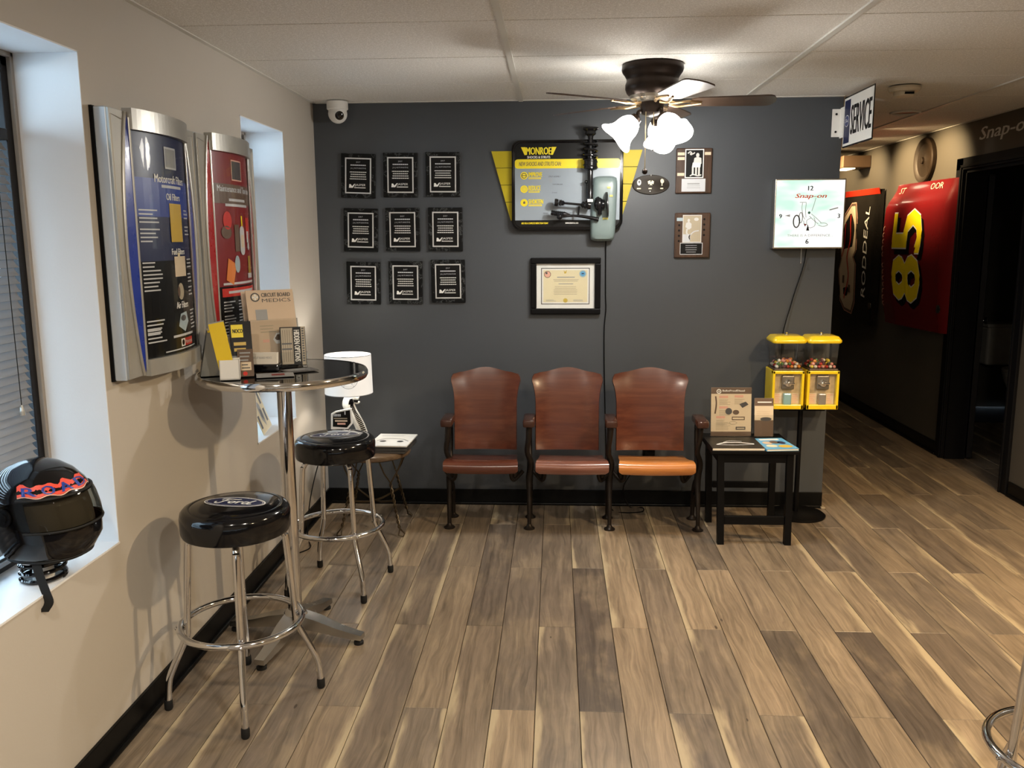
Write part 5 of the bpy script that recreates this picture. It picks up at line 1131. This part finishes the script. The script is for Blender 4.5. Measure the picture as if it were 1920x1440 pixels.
def num85(cv):
    # numerals lie on their side: reading up the wall. local (a along reading = +z, b = letter up = +y)
    for dx, dz, c_, ly, bd in ((.035, -.04, 'black', 1, .030), (0, 0, 'white', 2, .030), (0, 0, 'yellow', 3, .020)): cv.text('85', -1.71+dx, 1.415+dz, .40, c_, ly, .64, rot=PI/2, bold=bd)
    z = 1.02
    for i in range(12): cv.stroke([(-2.085-.006*(i % 3), z), (-2.105+.004*(i % 2), z+.02), (-2.080, z+.035)], .010, 'salmon', 2); z += .050 if i != 6 else .085
    cv.text('ST', -1.98, 1.905, .045, 'pink', 1, .10); cv.text('OOR', -1.46, 1.915, .045, 'tan', 1, .18)
hood('crimson race car hood with a yellow number 85 lying sideways', 1.19, 2.15, .885, 1.955, [(.885, .11), (1.10, .15), (1.5, .175), (1.75, .165), (1.955, .075)], mHR, num85, .06)
def num8(cv):
    def q(a, b): return (-(2.98+b), .90+a)
    def shape(s_): return [q(a, b) for a, b in ((.0, .06), (.10, .0), (.42, .0), (.48, .05), (.54, .0), (.80, .02), (.93, .08), (.93, .16), (.84, .26), (.62, .30), (.46, .27), (.36, .32), (.10, .28), (.02, .20))]
    p = shape(0); cx = sum(a for a, b in p)/len(p); cz = sum(b for a, b in p)/len(p)
    cv.poly([(cx+(a-cx)*1.16, cz+(b-cz)*1.07) for a, b in p], 'pink', 1); cv.poly([(cx+(a-cx)*1.11, cz+(b-cz)*1.05) for a, b in p], 'brown', 2); cv.poly(p, 'beige', 3)
    cv.stroke([q(.95*.9, .14), q(.65, .10), q(.48, .16), q(.30, .12), q(.10, .20)], .018, 'red', 4); cv.stroke([q(.78, .22), q(.60, .22), q(.48, .27)], .014, 'red', 4)
    for a0, b0 in ((.16, .07), (.24, .20)): cv.poly([q(a0, b0), q(a0+.07, b0), q(a0+.07, b0+.04), q(a0, b0+.04)], 'brown', 5)
    cv.text('RODDEAL', -2.79, 1.43, .075, 'white', 2, .78, rot=PI/2, shear=.2)
hood('black race car hood with a cream number and a red nose strip', 2.58, 3.55, .80, 1.955, [(.80, .09), (1.1, .11), (1.6, .12), (1.955, .09)], mHB, num8, .06, M('red_lip', (.55, .035, .015), .3, var=.05))
# round cast disc standing on the red hood's top edge
cdk = thing('cast_disc', 'round dark brown cast metal disc above the crimson hood', 'disc', (XR-.02, 1.80, 1.955))
mCST = M('brown_casting', (.028, .018, .011), .5, .2, var=.45, scale=30, bump=.3)
obj('disc', lathe([(.0001, .030), (.03, .032), (.045, .026), (.12, .024), (.140, .034), (.160, .036), (.166, .028), (.166, 0)], 48, (XR-.001, 1.805, 2.117), None, (-1, 0, 0)), mCST, cdk, smooth=25)
obj('hub', lathe([(.026, .026), (.024, .044), (.012, .046)], 20, (XR-.001, 1.805, 2.117), None, (-1, 0, 0)), mCST, cdk, smooth=25)
# vinyl lettering above the door
vl = thing('wall_lettering', 'pale slanted lettering above the black door frame', 'lettering', (XR, .73, 2.13))
cv = Canvas((XR-.0004, 1.005, 2.205), (0, -1, 0), (0, 0, 1)); cv.text('Snap-on', 0, 0, .105, 'silver', 1, .64, 'l', .35, bold=.004); cv.done('letters', vl)
# uplight box near the far end of the hallway
sc = thing('wall_uplight', 'small wooden box light under the hallway ceiling beyond the sign', 'wall light', (4.05, 3.1, 2.16))
obj('box', B(3.88, XR-.001, 2.98, 3.30, 2.16, 2.262, .004), M('box_brown', (.16, .10, .06), .5), sc); obj('lamp_glass', B(3.90, 4.0, 3.02, 3.26, 2.150, 2.161, .003), M('lit_warm_glass', (1, .75, .45), .4, emis=3., ecol=(1, .72, .42)), sc)

# ---- fittings in the dark washroom
mPOR = M('porcelain', (.62, .60, .54), .15, var=.03)
wc = thing('toilet', 'white toilet dimly seen through the dark washroom doorway', 'toilet', (5.42, 2.8, 0))
obj('tank', B(5.20, 5.64, 2.88, 3.08, .42, .76, .02), mPOR, wc); obj('tank_lid', B(5.185, 5.655, 2.865, 3.085, .76, .79, .008), mPOR, wc)
obj('bowl', lathe([(.11, 0), (.10, .06), (.10, .18), (.17, .32), (.19, .39), (.18, .40)], 28, (5.42, 2.62, 0)), mPOR, wc, smooth=30); obj('seat_lid', lathe([(.0001, 0), (.185, 0), (.19, .012), (.18, .022), (.0001, .024)], 28, (5.42, 2.63, .402)), mPOR, wc, smooth=30)
obj('flush_handle', B(5.50, 5.58, 2.862, 2.88, .69, .705, .003), mCHR, wc)
